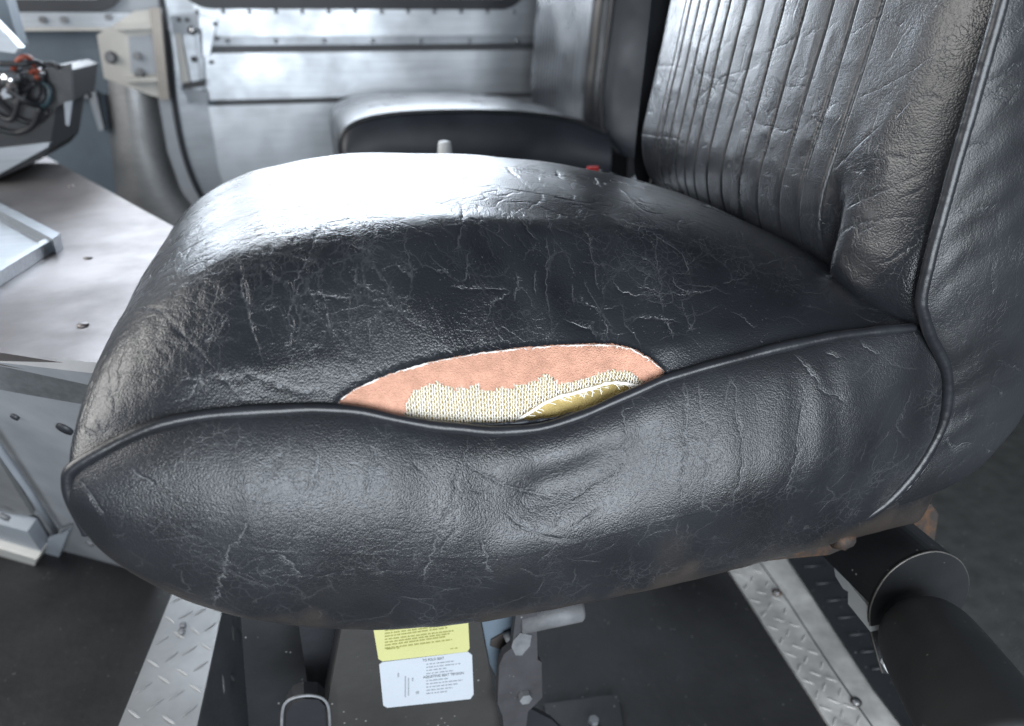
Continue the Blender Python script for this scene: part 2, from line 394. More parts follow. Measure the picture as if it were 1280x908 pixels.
# front part of the wall: jamb, blue grey footwell panel, upper strip with its own window
fw = tag(thing('front_wall', (-.9, WY, 0)), kind='structure')
jamb = [wp(196, -10), wp(207, 60), wp(214, 128), wp(226, 190), wp(244, 238), wp(262, 262), wp(300, 300)]
J = spline([[p[0], p[2]] for p in jamb], 40)
off = np.array([.052, 0])
prism('door_jamb', [(x-.062, WY-.004, z) for x, z in J]+[(x, WY-.004, z) for x, z in J[::-1]], (0, .03, 0), M_GREYL, fw)
tube('door_gasket', [(x+.008, WY-.006, z) for x, z in J], .0045, M_GASK, fw, 8)
prism('door_edge', [(x+.016, WY-.0015, z) for x, z in J]+[(max(x+.075, xd+.02), WY-.0015, z) for x, z in J[::-1]], (0, .02, 0), M_ALUD, fw)
XL = -1.6
zt = wz(33, 60)
hL = (wx(-60, 3), wx(150, 3)-.01, wz(-3, 80), wz(-3, 80)+.55)
holed('front_upper_panel', XL, xs+.01, wz(15, 80), zw0+.80, [hL], M_GREYL, fw, WY+.004, WY+.03)
window(hL[0]-.004, hL[1]+.004, hL[2]-.004, hL[3]+.004, fw)
box('front_rail', (XL, WY-.02, wz(36, 80)), (xs-.03, WY+.03, wz(16, 80)), M_ALUD, fw, .004)
box('front_rail_lip', (XL, WY-.035, wz(38.5, 80)), (xs-.03, WY-.012, wz(34.5, 80)), M_CREAM, fw, .002)
box('footwell_panel', (XL, WY+.003, 0), (xs+.09, WY+.03, wz(37, 80)), M_GREY, fw, 0)
box('footwell_recess', (wx(86, 65), WY-.012, wz(118, 100)), (wx(120, 65)+.04, WY+.006, wz(61, 100)), M_GREY, fw, .004)
# curved kick panel of plain grey aluminium below the hinge plate
kp = []
for v in np.linspace(100, 330, 24):
    q = (v-100)/230
    for k in range(14):
        t = k/13; ur = np.interp(v, [100, 128, 190, 238, 262, 300, 330], [194, 200, 211, 228, 246, 284, 310]); u = 130+q*25+t*(ur-130-q*25); p = wp(u, v); kp.append((p[0], WY-.002-.028*math.sin(math.pi*t)**.8, p[2]))
mesh_obj('kick_panel', kp, grid_faces(24, 14), metal('kick_panel_aluminium', (.33, .335, .34), .45), fw, True)
box('bent_bracket', wp(99, 122)+np.array([0, -.03, 0]), wp(118, 116)+np.array([0, .0, .0]), M_GREYL, fw, .002)
prism('bracket_leg', [wp(108, 114, WY-.03), wp(119, 114, WY-.03), wp(130, 162, WY-.03), wp(124, 164, WY-.03)], (0, .03, 0), M_GREYL, fw)
for u, v in ((54, 25), (80, 25), (136, 22)):
    bolt('rail_bolt', wp(u, v, WY-.02), (0, -1, 0), .008, .008, M_ZINC, fw, 6)
# ------------------------------------------------------------------ hinge plate and latch on the jamb
hb = thing('hinge_plate', wp(165, 70), 'cream folded steel plate with three bolts beside brown channel on side wall', 'bracket')
HY = WY-.05
def hp(u, v, y=HY): return aY(u, v, y)
prism('back_plate', [hp(121, 44), hp(168, 14), hp(196, 11), hp(200, 122), hp(190, 120), hp(130, 98)], (0, .046, 0), M_CREAM, hb, .004)
prism('upper_flange', [hp(146, 32), hp(194, 28), hp(192, 36), hp(145, 38)], (0, -.03, 0), M_CREAM, hb, .002)
prism('lower_flange', [hp(156, 97), hp(200, 95), hp(201, 101), hp(156, 102)], (0, -.03, 0), M_CREAM, hb, .002)
prism('inner_plate', [hp(161, 46), hp(193, 44), hp(199, 92), hp(165, 92)], (0, -.006, 0), M_GREYL, hb, .002)
prism('channel', [hp(190, 10), hp(203, 10), hp(214, 122), hp(203, 124)], (0, -.04, 0), M_BRONZE, hb, .003)
for u, v in ((139, 72), (172, 70), (175, 90)):
    bolt('bolt', hp(u, v, HY-.005), (0, -1, 0), .009, .012, M_ZINC, hb, 6); bolt('washer', hp(u, v, HY), (0, -1, 0), .014, .004, M_ZINC, hb, 14)
lt = thing('door_latch', wp(240, 75), 'grey metal sliding door latch with levers right of brown channel', 'latch')
LY = WY-.03
prism('latch_case', [aY(216, 38, LY), aY(252, 36, LY), aY(256, 112, LY), aY(222, 114, LY)], (0, .035, 0), M_ALUD, lt, .004)
prism('latch_top', [aY(213, 20, LY-.01), aY(247, 18, LY-.01), aY(249, 42, LY-.01), aY(216, 44, LY-.01)], (0, .045, 0), M_GREYL, lt, .003)
prism('lever', [aY(218, 42, LY-.02), aY(226, 42, LY-.02), aY(237, 104, LY-.02), aY(226, 106, LY-.02)], (0, .02, 0), M_CREAM, lt, .003)
prism('side_lever', [aY(228, 44, LY-.012), aY(243, 44, LY-.012), aY(250, 100, LY-.012), aY(240, 106, LY-.012)], (0, .014, 0), M_ALUD, lt, .002)
prism('strap', [aY(248, 20, LY), aY(272, 24, LY), aY(268, 40, LY), aY(262, 70, LY), aY(252, 72, LY)], (0, .034, 0), M_ALU, lt, .002)
prism('foot', [aY(222, 108, LY-.004), aY(258, 114, LY-.004), aY(260, 128, LY-.004), aY(236, 130, LY-.004), aY(232, 118, LY-.004)], (0, .036, 0), M_GREYL, lt, .003)
prism('spring_case', [aY(228, 104, LY-.022), aY(256, 100, LY-.022), aY(256, 108, LY-.022), aY(228, 112, LY-.022)], (0, .03, 0), M_BLK2, lt, .003)
for u, v in ((224, 25), (234, 25), (269, 30), (271, 48), (264, 78)): bolt('screw', aY(u, v, LY-.010 if u < 250 else LY), (0, -1, 0), .005, .006, M_BLK2, lt, 8)
bolt('pivot', aY(241, 38, LY-.014), (0, -1, 0), .010, .012, M_CHR, lt, 10); bolt('stop', aY(243, 74, LY-.014), (0, -1, 0), .007, .012, M_BLK2, lt, 8)
# ------------------------------------------------------------------ engine cover in front of the seat
cz = H-.25
ec = thing('engine_cover', (-.45, .9, 0), 'stained sheet aluminium cover with rivets in front of the torn seat', 'engine cover')
top = [aZ(-260, 395, cz), aZ(0, 441, cz), aZ(108, 458, cz), aZ(180, 472, cz), aZ(255, 303, cz), aZ(205, 277, cz), aZ(55, 194, cz), aZ(0, 214, cz), aZ(-160, 262, cz)]
prism('cover_sheet', top, (0, 0, -.012), M_CON, ec, .002)
lipa, lipb, lipc = aZ(-160, 262, cz), aZ(0, 211, cz), aZ(56, 189, cz)
prism('raised_lip', [lipa, lipc, lipc+np.array([0, .0, .022]), lipa+np.array([0, 0, .022])], (.004, .010, 0), M_ALU, ec, .001)
for u, v in ((110, 323), (104, 407), (88, 233)): bolt('rivet', aZ(u, v, cz), (0, 0, 1), .005, .0016, M_CON, ec, 12)
# toe board under the front edge
e0, e1 = aZ(-260, 395, cz), aZ(180, 472, cz)
f0, f1 = aZ(-260, 760, 0), aZ(190, 715, 0)
tn = np.cross(e1-e0, f1-e0); tn /= np.linalg.norm(tn)
if tn[1] > 0: tn = -tn
def tp(u, v, o=0): return aP(u, v, e0+tn*o-np.array([0, 0, .012]), tn)
dn = np.array([0, 0, -.012])
ed_ = [aZ(u, v, cz)+dn*.9+np.array([0, .002, 0]) for u, v in ((-260, 395), (0, 441), (108, 458), (180, 472))]
prism('edge_flange', ed_+[p+dn*2.2 for p in ed_[::-1]], (-.001, .006, 0), M_ALUD, ec)
tb = tag(thing('toe_board', (-.4, 1, 0)), kind='structure')
prism('toe_sheet', [tp(-200, 430), tp(178, 474), tp(196, 722), tp(-200, 765)], -tn*.01, M_TOE, tb)
wv = [tp(-200, 740, .004)]+[tp(u, 728+6*math.sin(u*.07)+(4 if u < 60 else -6)*(1-abs(u-80)/220), .004) for u in range(-180, 210, 14)]
prism('mat_flap', wv+[tp(200, 800, .004), tp(-200, 820, .004)], tn*.004, M_MAT, tb)
bm_ = [tp(0, 562, .012), tp(36, 614, .012), tp(70, 665, .012)]
tube('stay_rod', [tp(-30, 518, .012)]+bm_, .004, M_GREYL, tb, 8)
prism('stiffener', [tp(-60, 560, .002), tp(0, 566, .002), tp(44, 640, .002), tp(-60, 636, .002)], tn*.006, paint('stiffener_grey', (.17, .175, .18), .5, .15), tb)
prism('foot_bracket', [tp(-80, 650, .006), tp(0, 658, .006), tp(62, 676, .006), tp(40, 734, .006), tp(-80, 738, .006)], tn*.03, M_CREAM, tb, .003)
prism('bracket_web', [tp(-80, 632, .004), tp(0, 636, .004), tp(46, 648, .004), tp(62, 674, .004), tp(-80, 654, .004)], tn*.020, M_GREYL, tb, .002)
prism('gusset', [tp(66, 664, .002), tp(92, 655, .002), tp(78, 690, .002), tp(62, 732, .002), tp(50, 730, .002)], tn*.010, M_GREYL, tb, .001)
for u, v, rr, mt in ((82, 535, .008, M_GASK), (113, 679, .006, M_ZINC), (6, 646, .007, M_ZINC), (20, 520, .004, M_GASK)):
    bolt('toe_bolt', tp(u, v, .022 if u == 6 else 0), tn, rr, .003, mt, tb, 14)
# open box on the cover
bx = thing('lid_frame', aZ(30, 300, cz), 'pale metal hatch with raised rim lying on the aluminium engine cover', 'hatch')
hz = cz+.018
prism('hatch_plate', [aZ(-120, 330, hz-.012), aZ(-40, 232, hz-.012), aZ(0, 257, hz-.012), aZ(66, 294, hz-.012), aZ(0, 336, hz-.012), aZ(-60, 375, hz-.012)], (0, 0, -.0055), M_ALU, bx, .001)
prism('hatch_rim', [aZ(-40, 230, hz), aZ(0, 254, hz), aZ(75, 292, hz), aZ(66, 299, hz), aZ(0, 264, hz), aZ(-44, 240, hz)], (0, 0, -.0175), M_ALUD, bx, .002)
prism('hatch_front_rim', [aZ(75, 293, hz-.004), aZ(66, 299, hz-.004), aZ(0, 339, hz-.004), aZ(-60, 380, hz-.004), aZ(-58, 375, hz-.004), aZ(0, 333, hz-.004), aZ(64, 293, hz-.004)], (0, 0, -.0135), M_ALU, bx, .001)
# ------------------------------------------------------------------ steering column with wiring
sc_ = thing('steering_column_cover', aY(20, 190, 1.5), 'black steering column housing with loose wires above the aluminium cover', 'column')
def sp(u, v, y=1.45): return aY(u, v, y)
prism('housing', [sp(-40, 95), sp(20, 92), sp(74, 82), sp(88, 88), sp(84, 128), sp(70, 134), sp(62, 186), sp(50, 200), sp(-40, 240)], (0, .20, 0), M_BLK2, sc_, .008)
prism('side_flange', [sp(58, 84, 1.44), sp(86, 80, 1.44), sp(90, 126, 1.44), sp(74, 130, 1.44)], (0, .02, 0), M_BLACK, sc_, .003)
prism('spring_tab', [sp(80, 128, 1.44), sp(90, 126, 1.44), sp(86, 158, 1.44), sp(82, 156, 1.44)], (0, .006, 0), M_GREYL, sc_, .001)
prism('base_plate', [sp(-40, 190, 1.44), sp(62, 178, 1.44), sp(60, 184, 1.44), sp(-40, 240, 1.44)], (0, .02, 0), M_ALUD, sc_, .001)
prism('stalk_shroud', [sp(-30, 0, 1.42), sp(-6, 28, 1.42), sp(10, 44, 1.42), sp(24, 60, 1.42), sp(18, 67, 1.42), sp(-30, 60, 1.42)], (0, .03, 0), M_ALUD, sc_, .004)
prism('windscreen_post', [sp(-40, -30, 1.55), sp(2, -20, 1.55), sp(24, 56, 1.55), sp(22, 95, 1.55), sp(-40, 95, 1.55)], (0, .05, 0), M_GREY, sc_, .004)
wire_cols = [M_ORG, M_BLK2, M_BLK2, M_GREYL, M_ORG, M_BLK2, paint('teal_wire', (.02, .04, .05), .5, .1), M_BLK2]
for k, pts in enumerate(([(14, 92), (24, 74), (36, 72), (42, 82), (38, 92)], [(10, 112), (30, 125), (46, 130), (55, 118), (52, 92)], [(0, 100), (20, 88), (60, 80), (74, 84)], [(4, 120), (12, 104), (22, 88), (26, 80)], [(40, 86), (48, 90), (46, 98)], [(-10, 140), (14, 150), (22, 128), (20, 104)], [(54, 104), (62, 112), (60, 128), (52, 134)], [(0, 80), (30, 80), (44, 77), (56, 84)], [(-20, 118), (0, 128), (26, 150), (48, 152), (60, 140)], [(-20, 90), (2, 96), (16, 110), (30, 112), (44, 104)], [(-10, 160), (20, 166), (40, 158), (50, 136)], [(28, 96), (34, 110), (30, 122), (18, 130)])):
    pp = spline([aY(u, v, 1.43-.012*math.sin(i*1.3+k)) for i, (u, v) in enumerate(pts)], 24)
    tube('wire', pp, .0042 if k != 1 else .006, wire_cols[k % 8] if k < 8 else M_BLK2, sc_, 8)
prism('connector', [sp(2, 112, 1.425), sp(18, 108, 1.425), sp(20, 120, 1.425), sp(4, 124, 1.425)], (0, .03, 0), M_GREYL, sc_, .003)
tube('key_barrel', [sp(8, 106, 1.45), sp(15, 98, 1.40)], [.014, .012], M_CHR, sc_, 14)
# ================================================================== DRIVER SEAT
seat = thing('driver_seat', (.15, .65, 0), 'worn black vinyl driver seat with torn cushion showing pink felt', 'seat')
Y0, Y1 = .42, .88; YC, YH = .65, .23
def S(a): return [(x, H+z) for x, z in a]
NEAR = S([(-.065, -.359), (-.101, -.336), (-.128, -.311), (-.147, -.277), (-.150, -.243), (-.139, -.229), (-.096, -.212), (-.052, -.2095), (.003, -.216), (.040, -.228), (.070, -.238), (.101, -.245), (.130, -.2465), (.157, -.242), (.190, -.232), (.225, -.221), (.289, -.211), (.352, -.205), (.413, -.205), (.52, -.210)])
FARP = S([(-.065, -.359), (-.101, -.336), (-.128, -.311), (-.147, -.277), (-.150, -.243), (-.139, -.229), (-.096, -.212), (-.052, -.2095), (.003, -.208), (.040, -.207), (.070, -.206), (.101, -.205), (.130, -.205), (.157, -.205), (.190, -.205), (.225, -.205), (.289, -.205), (.352, -.205), (.413, -.205), (.47, -.210)])
CROWN = S([(-.095, -.368), (-.130, -.340), (-.148, -.300), (-.153, -.255), (-.148, -.219), (-.131, -.186), (-.099, -.157), (-.060, -.1375), (-.015, -.1285), (.030, -.125), (.065, -.125), (.100, -.1265), (.130, -.1285), (.160, -.131), (.195, -.1345), (.230, -.139), (.285, -.150), (.345, -.166), (.405, -.184), (.47, -.200)])
def fine(pts, n):
    P = np.asarray(pts, float); Q = np.vstack([2*P[0]-P[1], P, 2*P[-1]-P[-2]]); t = np.linspace(0, len(P)-1-1e-9, n); i = np.floor(t).astype(int); f = (t-i)[:, None]
    p0, p1, p2, p3 = Q[i], Q[i+1], Q[i+2], Q[i+3]
    return .5*(2*p1+(p2-p0)*f+(2*p0-5*p1+4*p2-p3)*f**2+(3*p1-p0-3*p2+p3)*f**3)
NA, NB = 680, 420
ta = fine(CROWN, 2000); s_ = np.r_[0, np.cumsum(np.linalg.norm(np.diff(ta, axis=0), axis=1))]
par = np.interp(np.linspace(0, s_[-1], NA), s_, np.linspace(0, 1, 2000))
def sample(pts):
    C = fine(pts, 2000); return np.stack([np.interp(par, np.linspace(0, 1, 2000), C[:, k]) for k in (0, 1)], 1)
cn, cf, cc = sample(NEAR), sample(FARP), sample(CROWN)
bb = np.linspace(0, 1, NB); t_ = bb*2-1; ang = np.sign(t_)*np.abs(t_)
sp_soft = lambda q: .065*np.log1p(np.exp((q-.80)/.065))
wgt = 1-(sp_soft(np.abs(t_))-sp_soft(0.))/(sp_soft(1.)-sp_soft(0.))
yy = YC+YH*t_
G = np.zeros((NA, NB, 3))
edge = np.where((t_ < 0)[None, :, None], cn[:, None, :], cf[:, None, :])
mrear = smoothstep(cc[:, 0], .03, .20)[:, None]
cc[:, 1] += .011*smoothstep(cc[:, 0], .02, .18)*smoothstep(cc[:, 0], .46, .34)
wgt2 = wgt[None]*(1-mrear)+(1-np.abs(t_)**2.9)[None]*mrear
XZ = edge+(cc[:, None, :]-edge)*wgt2[..., None]
G[..., 0] = XZ[..., 0]; G[..., 1] = yy[None]; G[..., 2] = XZ[..., 1]
N = grid_normals(G)
if N[NA//2, NB//2, 2] < 0: N = -N
# padding unevenness: broad dents, wrinkles along the front roll, tension folds round the tear
X_, Y_, Z_ = G[..., 0], G[..., 1], G[..., 2]
inner = smoothstep(np.abs(t_), 1, .93)[None]*np.ones((NA, 1))
d = .007*vnoise(G, 6, 1)+.0028*vnoise(G, 15, 2)+.0005*vnoise(G, 38, 12)
lump = smoothstep(X_, .08, -.05)*smoothstep(Y_, .75, .5)
d = d+.0005*lump*(np.abs(vnoise(G, 90, 3))*2)+.0003*vnoise(G, 130, 4)*(.15+lump)
fold = np.sin((X_*1.0+Y_*.25)*150+6*vnoise(G, 14, 5))*smoothstep(Y_, .62, .47)*smoothstep(np.abs(X_-.17), .16, .02)
d = d+.0006*fold
# shallow seat hollow in the rear half and lip above the tear
d = d-.003*np.exp(-(((X_-.20)/.10)**2+((Y_-.62)/.08)**2))
d = d+.004*np.exp(-(((X_-.15)/.07)**2+((Y_-.515)/.018)**2))
G = G+N*(d*inner)[..., None]
N = grid_normals(G)
if N[NA//2, NB//2, 2] < 0: N = -N
st = Stamp(G, (Y_ < .74) & (N[..., 2] > -.2))
def z6(*p): return [(200+x/3.556, 190+y/3.556) for x, y in p]
def z5_(*p): return [(560+x/3.632, 190+y/3.632) for x, y in p]
def z4_(*p): return [(x/2.977, 250+y/2.977) for x, y in p]
tops = [z6((740, 300), (660, 430), (610, 580), (580, 700), (572, 820)), z6((330, 430), (355, 560), (380, 640), (400, 770)), z6((470, 430), (640, 475), (740, 510)), z6((875, 490), (885, 590), (980, 645)), z6((440, 490), (500, 545), (575, 610)),
        z6((720, 670), (740, 730), (765, 830)), z6((1050, 480), (1080, 520), (1140, 560)), z6((760, 380), (850, 420), (960, 470)), z6((600, 650), (760, 655), (900, 630)), z6((930, 750), (930, 830), (945, 889)),
        z5_((450, 380), (455, 480), (440, 560), (450, 700), (465, 840)), z5_((590, 330), (640, 390), (665, 500), (685, 630)), z5_((315, 290), (360, 350), (410, 395)), z5_((950, 370), (955, 480), (965, 640), (980, 740)), z5_((920, 360), (1000, 410), (1060, 450), (1090, 510), (1080, 570)),
        z5_((1015, 560), (1060, 610), (1110, 640)), z5_((1065, 670), (1080, 750), (1115, 830)), z5_((300, 540), (320, 600), (300, 680)), z5_((290, 640), (200, 720), (140, 800)), z5_((50, 220), (60, 290), (40, 400), (25, 480)), z5_((590, 660), (700, 740), (730, 860)), z5_((520, 740), (640, 790), (730, 860)),
        z5_((660, 110), (690, 165)), z5_((490, 80), (520, 130)), z5_((240, 160), (450, 200), (750, 250)), z5_((530, 230), (680, 265)), z5_((270, 70), (320, 120)), z5_((780, 160), (850, 240), (980, 300)), z5_((880, 470), (950, 530)), z5_((0, 615), (100, 640), (290, 640)), z5_((100, 460), (95, 540), (60, 590)), z5_((400, 540), (395, 660)), z5_((560, 600), (575, 700)), z5_((740, 560), (800, 640), (990, 660)), z5_((850, 600), (1000, 640), (1200, 640)), z5_((820, 780), (900, 750), (1060, 770)), z5_((980, 770), (1030, 860)),
        z4_((885, 200), (900, 310), (940, 470), (1000, 650)), z4_((870, 600), (1000, 680), (1250, 720)), z4_((850, 430), (780, 520), (770, 560)), z4_((560, 430), (550, 580)), z4_((560, 630), (760, 610), (900, 590)), z4_((640, 700), (900, 660), (1150, 720)), z4_((1080, 430), (1075, 560)), z4_((740, 650), (770, 740))]
for c in tops: st.path_px(c, .0012, 1.0)
for k in range(900):                        # short random crazing, denser near tear and front edge
    i = (rng.uniform(.20, .95) if k % 3 else rng.uniform(.2, .5))*NA; j = (rng.uniform(.03, .62) if k % 3 else rng.uniform(.03, .3))*NB
    P0 = np.array([i, j]); a0 = rng.choice([0., 1.57, .8, -.7])+rng.normal(0, .35); n = rng.integers(3, 6); pts = [P0]
    for q in range(n): a0 += rng.normal(0, .35); pts.append(pts[-1]+np.array([math.cos(a0), math.sin(a0)])*rng.uniform(3, 9))
    st.path(np.clip(np.array(pts), 6, [NA-7, NB-7]), rng.uniform(.0007, .0010), rng.uniform(.15, .6), 1.2)
G2 = G-N*(st.h*.0007)[..., None]
# the tear (outline read from the photograph, laid on the cushion surface)
PU = [(418, 509), (428, 497), (442, 487), (470, 474), (500, 463), (540, 452), (575, 445.5), (600, 441), (650, 435), (700, 431.5), (740, 430.5), (768, 431), (790, 436), (812, 448), (830, 464)]
PL = [(828, 469), (790, 491), (760, 504), (720, 516), (680, 524), (650, 527.5), (600, 530), (560, 529.5), (520, 526.5), (480, 521), (450, 516), (424, 512)]
TEAR = PU+PL
uu, vv = proj(G2.reshape(-1, 3)); uu = uu.reshape(NA, NB); vv = vv.reshape(NA, NB)
frontmask = (Y_ < .62)
fc = grid_faces(NA, NB)
def facec(A): a = A.ravel(); return a[fc].mean(1)
jn = 1.2*vnoise(G2, 420, 8)*2
hole = inpoly(facec(uu+jn), facec(vv+jn), TEAR) & (facec(frontmask.astype(float)) > .99)
# snap the rim of the hole onto the outline
keepf = fc[~hole]
cnt_h = np.zeros(NA*NB, int); np.add.at(cnt_h, fc[hole].ravel(), 1); cnt_k = np.zeros(NA*NB, int); np.add.at(cnt_k, keepf.ravel(), 1)
rim = np.where((cnt_h > 0) & (cnt_k > 0))[0]
OUT = []
for p, q in zip(TEAR, TEAR[1:]+TEAR[:1]): OUT += [np.array(p)*(1-t)+np.array(q)*t for t in np.linspace(0, 1, 30, endpoint=False)]
OUT = np.array(OUT)
def depth_at(u, v):
    dd = (uu-u)**2+(vv-v)**2; dd = np.where(frontmask, dd, 1e9).ravel(); k = np.argpartition(dd, 6)[:6]; wq = 1/(dd[k]+.05)
    P = G2.reshape(-1, 3)[k]; dep = (P-EYE)@FW; nn = (N.reshape(-1, 3)[k]*wq[:, None]).sum(0); return (dep*wq).sum()/wq.sum(), nn/np.linalg.norm(nn)
def on_seat(u, v, off=0):
    dp, nn = depth_at(u, v); return EYE+ray(u, v)*dp+nn*off
Gf = G2.reshape(-1, 3).copy()
for r in rim:
    dd = ((OUT-np.array([uu.ravel()[r], vv.ravel()[r]]))**2).sum(1); k = dd.argmin(); q = OUT[k]+rng.normal(0, .35, 2); dp = (Gf[r]-EYE)@FW
    Gf[r] = EYE+ray(*q)*dp+N.reshape(-1, 3)[r]*.0016
def compact(V, Fa, A=None):
    us = np.unique(Fa); m_ = -np.ones(len(V), int); m_[us] = np.arange(len(us)); return V[us], m_[Fa], (None if A is None else A[us])
us_ = np.unique(keepf); V, Fa, _ = compact(Gf, keepf)
cov = mesh_obj('cushion_cover', V, Fa, M_TOP, seat, True, {k: a.ravel()[us_] for k, a in st.attrs().items()})
# what the tear uncovers: foam, felt, gauze
FB = [(505, 524), (510, 506), (514, 494), (519, 490), (526, 486), (535, 483), (541, 481), (547, 478), (553, 481), (560, 485), (575, 488), (590, 484), (601, 483), (606, 491), (622, 487), (640, 486), (652, 482), (660, 481), (667, 477), (672, 475), (678, 470), (684, 468), (690, 469), (694, 474), (699, 480), (710, 478), (720, 476), (732, 472), (745, 468), (758, 465), (770, 463), (782, 464), (790, 466), (800, 473), (814, 480)]
FELT_OUT = FB+[(830, 490), (830, 560), (505, 560)]
dil = inpoly(uu, vv, [(u+(u-625)*.09, v+(v-485)*.35-3) for u, v in TEAR]) & frontmask
dface = dil.ravel()[fc].all(1)
def patch(name, mat, off, mask, nseed, amp):
    Q = G.reshape(-1, 3)+N.reshape(-1, 3)*(off+amp*vnoise(G.reshape(-1, 3), 160, nseed)+amp*.6*vnoise(G.reshape(-1, 3), 500, nseed+1))[:, None]
    V, Fa, _ = compact(Q, fc[mask]); ecount = {}
    for f in Fa:
        for a, c in zip(f, np.roll(f, -1)): k = (min(a, c), max(a, c)); ecount[k] = ecount.get(k, 0)+1
    bv = np.unique([i for k, n in ecount.items() if n == 1 for i in k]); bv = np.array(bv, int); V = V.copy(); V[bv] += rng.normal(0, .00055, (len(bv), 3))*[1, 1, .4]
    return mesh_obj(name, V, Fa, mat, seat, True)
patch('foam', M_FOAM, -.0085, dface, 21, .0012)
jn2 = 2.2*vnoise(G2, 300, 9)*2
fm = inpoly(facec(uu+jn2), facec(vv+jn2*.8), FELT_OUT)
patch('felt_padding', M_FELT, -.0030, dface & ~fm, 23, .0009)
# gauze: single threads lying on the foam between felt and piping
FOAMTOP = [(648, 527), (662, 517), (682, 505), (704, 496), (718, 492), (731, 490), (745, 484.5), (758, 481), (770, 478.5), (782, 479), (792, 481), (806, 483)]
GZ = [(505, 524)]+[(a, b_-6) for a, b_ in FB]+[(806, 483)]+FOAMTOP[::-1]+[(648, 529), (600, 532), (560, 531), (520, 528)]
th = []
def seg_inside(p, q, n=14):
    T = np.linspace(0, 1, n); P = np.array(p)[None]*(1-T[:, None])+np.array(q)[None]*T[:, None]; ok = inpoly(P[:, 0], P[:, 1], GZ); runs, cur = [], []
    for a, o in zip(P, ok):
        if o: cur.append(a)
        elif cur: runs.append(cur); cur = []
    if cur: runs.append(cur)
    return runs
def lay(P, r, off=-.0036, wob=.6):
    if len(P) < 3: return
    pts = [on_seat(u+rng.normal(0, wob*.3), v+rng.normal(0, wob*.3), off+.0004*math.sin(i*1.9)) for i, (u, v) in enumerate(P)]
    th.append(tube_geo(pts, r, 4, False))
u = 500
while u < 815:
    lean = -14+ (u-500)*.10+4*math.sin(u*.05)
    for run in seg_inside((u+lean*.6, 455), (u-lean*.2, 535)): lay(run, .00031)
    u += rng.uniform(2.9, 3.9)
for u0 in np.arange(420, 900, 4.6):
    for sl in (.75, -.62):
        for run in seg_inside((u0+rng.normal(0, .5), 450), (u0+85*sl, 535), 26): lay(run, .00017, -.0038)
for k in range(5):                            # the drawn edge of the gauze above the bare foam
    lay([(a+rng.normal(0, .8), b_+rng.normal(0, .9)-.6) for a, b_ in FOAMTOP], rng.uniform(.0004, .0008), -.0030)
for u0, v0, du, dv in ((640, 487, 0, 0), (735, 489, -4, 9), (744, 485, -3, 11), (750, 483, 3, 10), (766, 479, 10, 8), (780, 479, 14, 7), (790, 481, 12, 5), (708, 495, 8, 4), (698, 498, 10, 3), (672, 511, 9, 3), (686, 504, 10, 2), (724, 491, 5, 5)):
    if du or dv: lay([(u0+du*t, v0+dv*t*t) for t in np.linspace(0, 1, 6)], .0003, -.0028)
for k in range(46):
    t0 = rng.uniform(.05, .98)*(len(FOAMTOP)-1); i_ = int(t0); f_ = t0-i_; u0, v0 = np.array(FOAMTOP[i_])*(1-f_)+np.array(FOAMTOP[min(i_+1, len(FOAMTOP)-1)])*f_
    du, dv, cv = rng.normal(3, 6), rng.uniform(1, 6), rng.normal(0, 2.5); lay([(u0+du*t+cv*math.sin(3*t), v0+dv*t) for t in np.linspace(0, 1, 6)], rng.uniform(.00014, .00028), -.0030)
V, Fc = join_geo(th); tag(mesh_obj('gauze', V, Fc, M_THREAD, seat, True), kind='stuff')
# frayed white edge of the torn vinyl
P = resample(np.array(PU, float), 150); P[:, 1] += .8
pts = [on_seat(u+rng.normal(0, .5), v+rng.normal(0, .35), -.0006) for u, v in P]
rad = .00012+.0013*np.clip(vnoise(np.array(pts), 130, 31)*1.3+vnoise(np.array(pts), 420, 33)*.9+.12, 0, 1); rad[:6] *= np.linspace(.3, 1, 6); rad[-6:] *= np.linspace(1, .3, 6)
parts = [tube_geo(pts, rad, 6)]
for k in range(70):
    q = rng.integers(3, 146); a = pts[q]; du, dv = rng.normal(0, 2.0), rng.uniform(.8, 3.0)
    parts.append(tube_geo([a, on_seat(P[q][0]+du*.5, P[q][1]+dv*.5, -.0004), on_seat(P[q][0]+du, P[q][1]+dv, -.0016)], [.0004, .0003, .0002], 4))
parts.append(tube_geo([on_seat(406, 508, .0006), on_seat(414, 508.5, .001), on_seat(421, 508, .0), on_seat(424, 503, -.001)], [.0003, .0012, .0016, .0006], 6))
V, Fc = join_geo(parts); mesh_obj('torn_edge', V, Fc, M_TORN, seat, True)
tube('white_sliver', [aZ(866, 273, H-.168), aZ(875, 279, H-.170), aZ(888, 285, H-.172), aZ(904, 291, H-.174)], [.0006, .0022, .0024, .0005], M_TORN, seat, 6)  # thin white sliver where cushion and backrest meet
# seam allowance left along the piping inside the tear
PLc = resample(np.array(PL, float), 60)
V, Fc = tube_geo([on_seat(u, v+.8+rng.normal(0, .3), .0004) for u, v in PLc], [.0007+.0006*abs(rng.normal()) for _ in PLc], 5); mesh_obj('seam_allowance', V, Fc, M_GASK, seat, True)
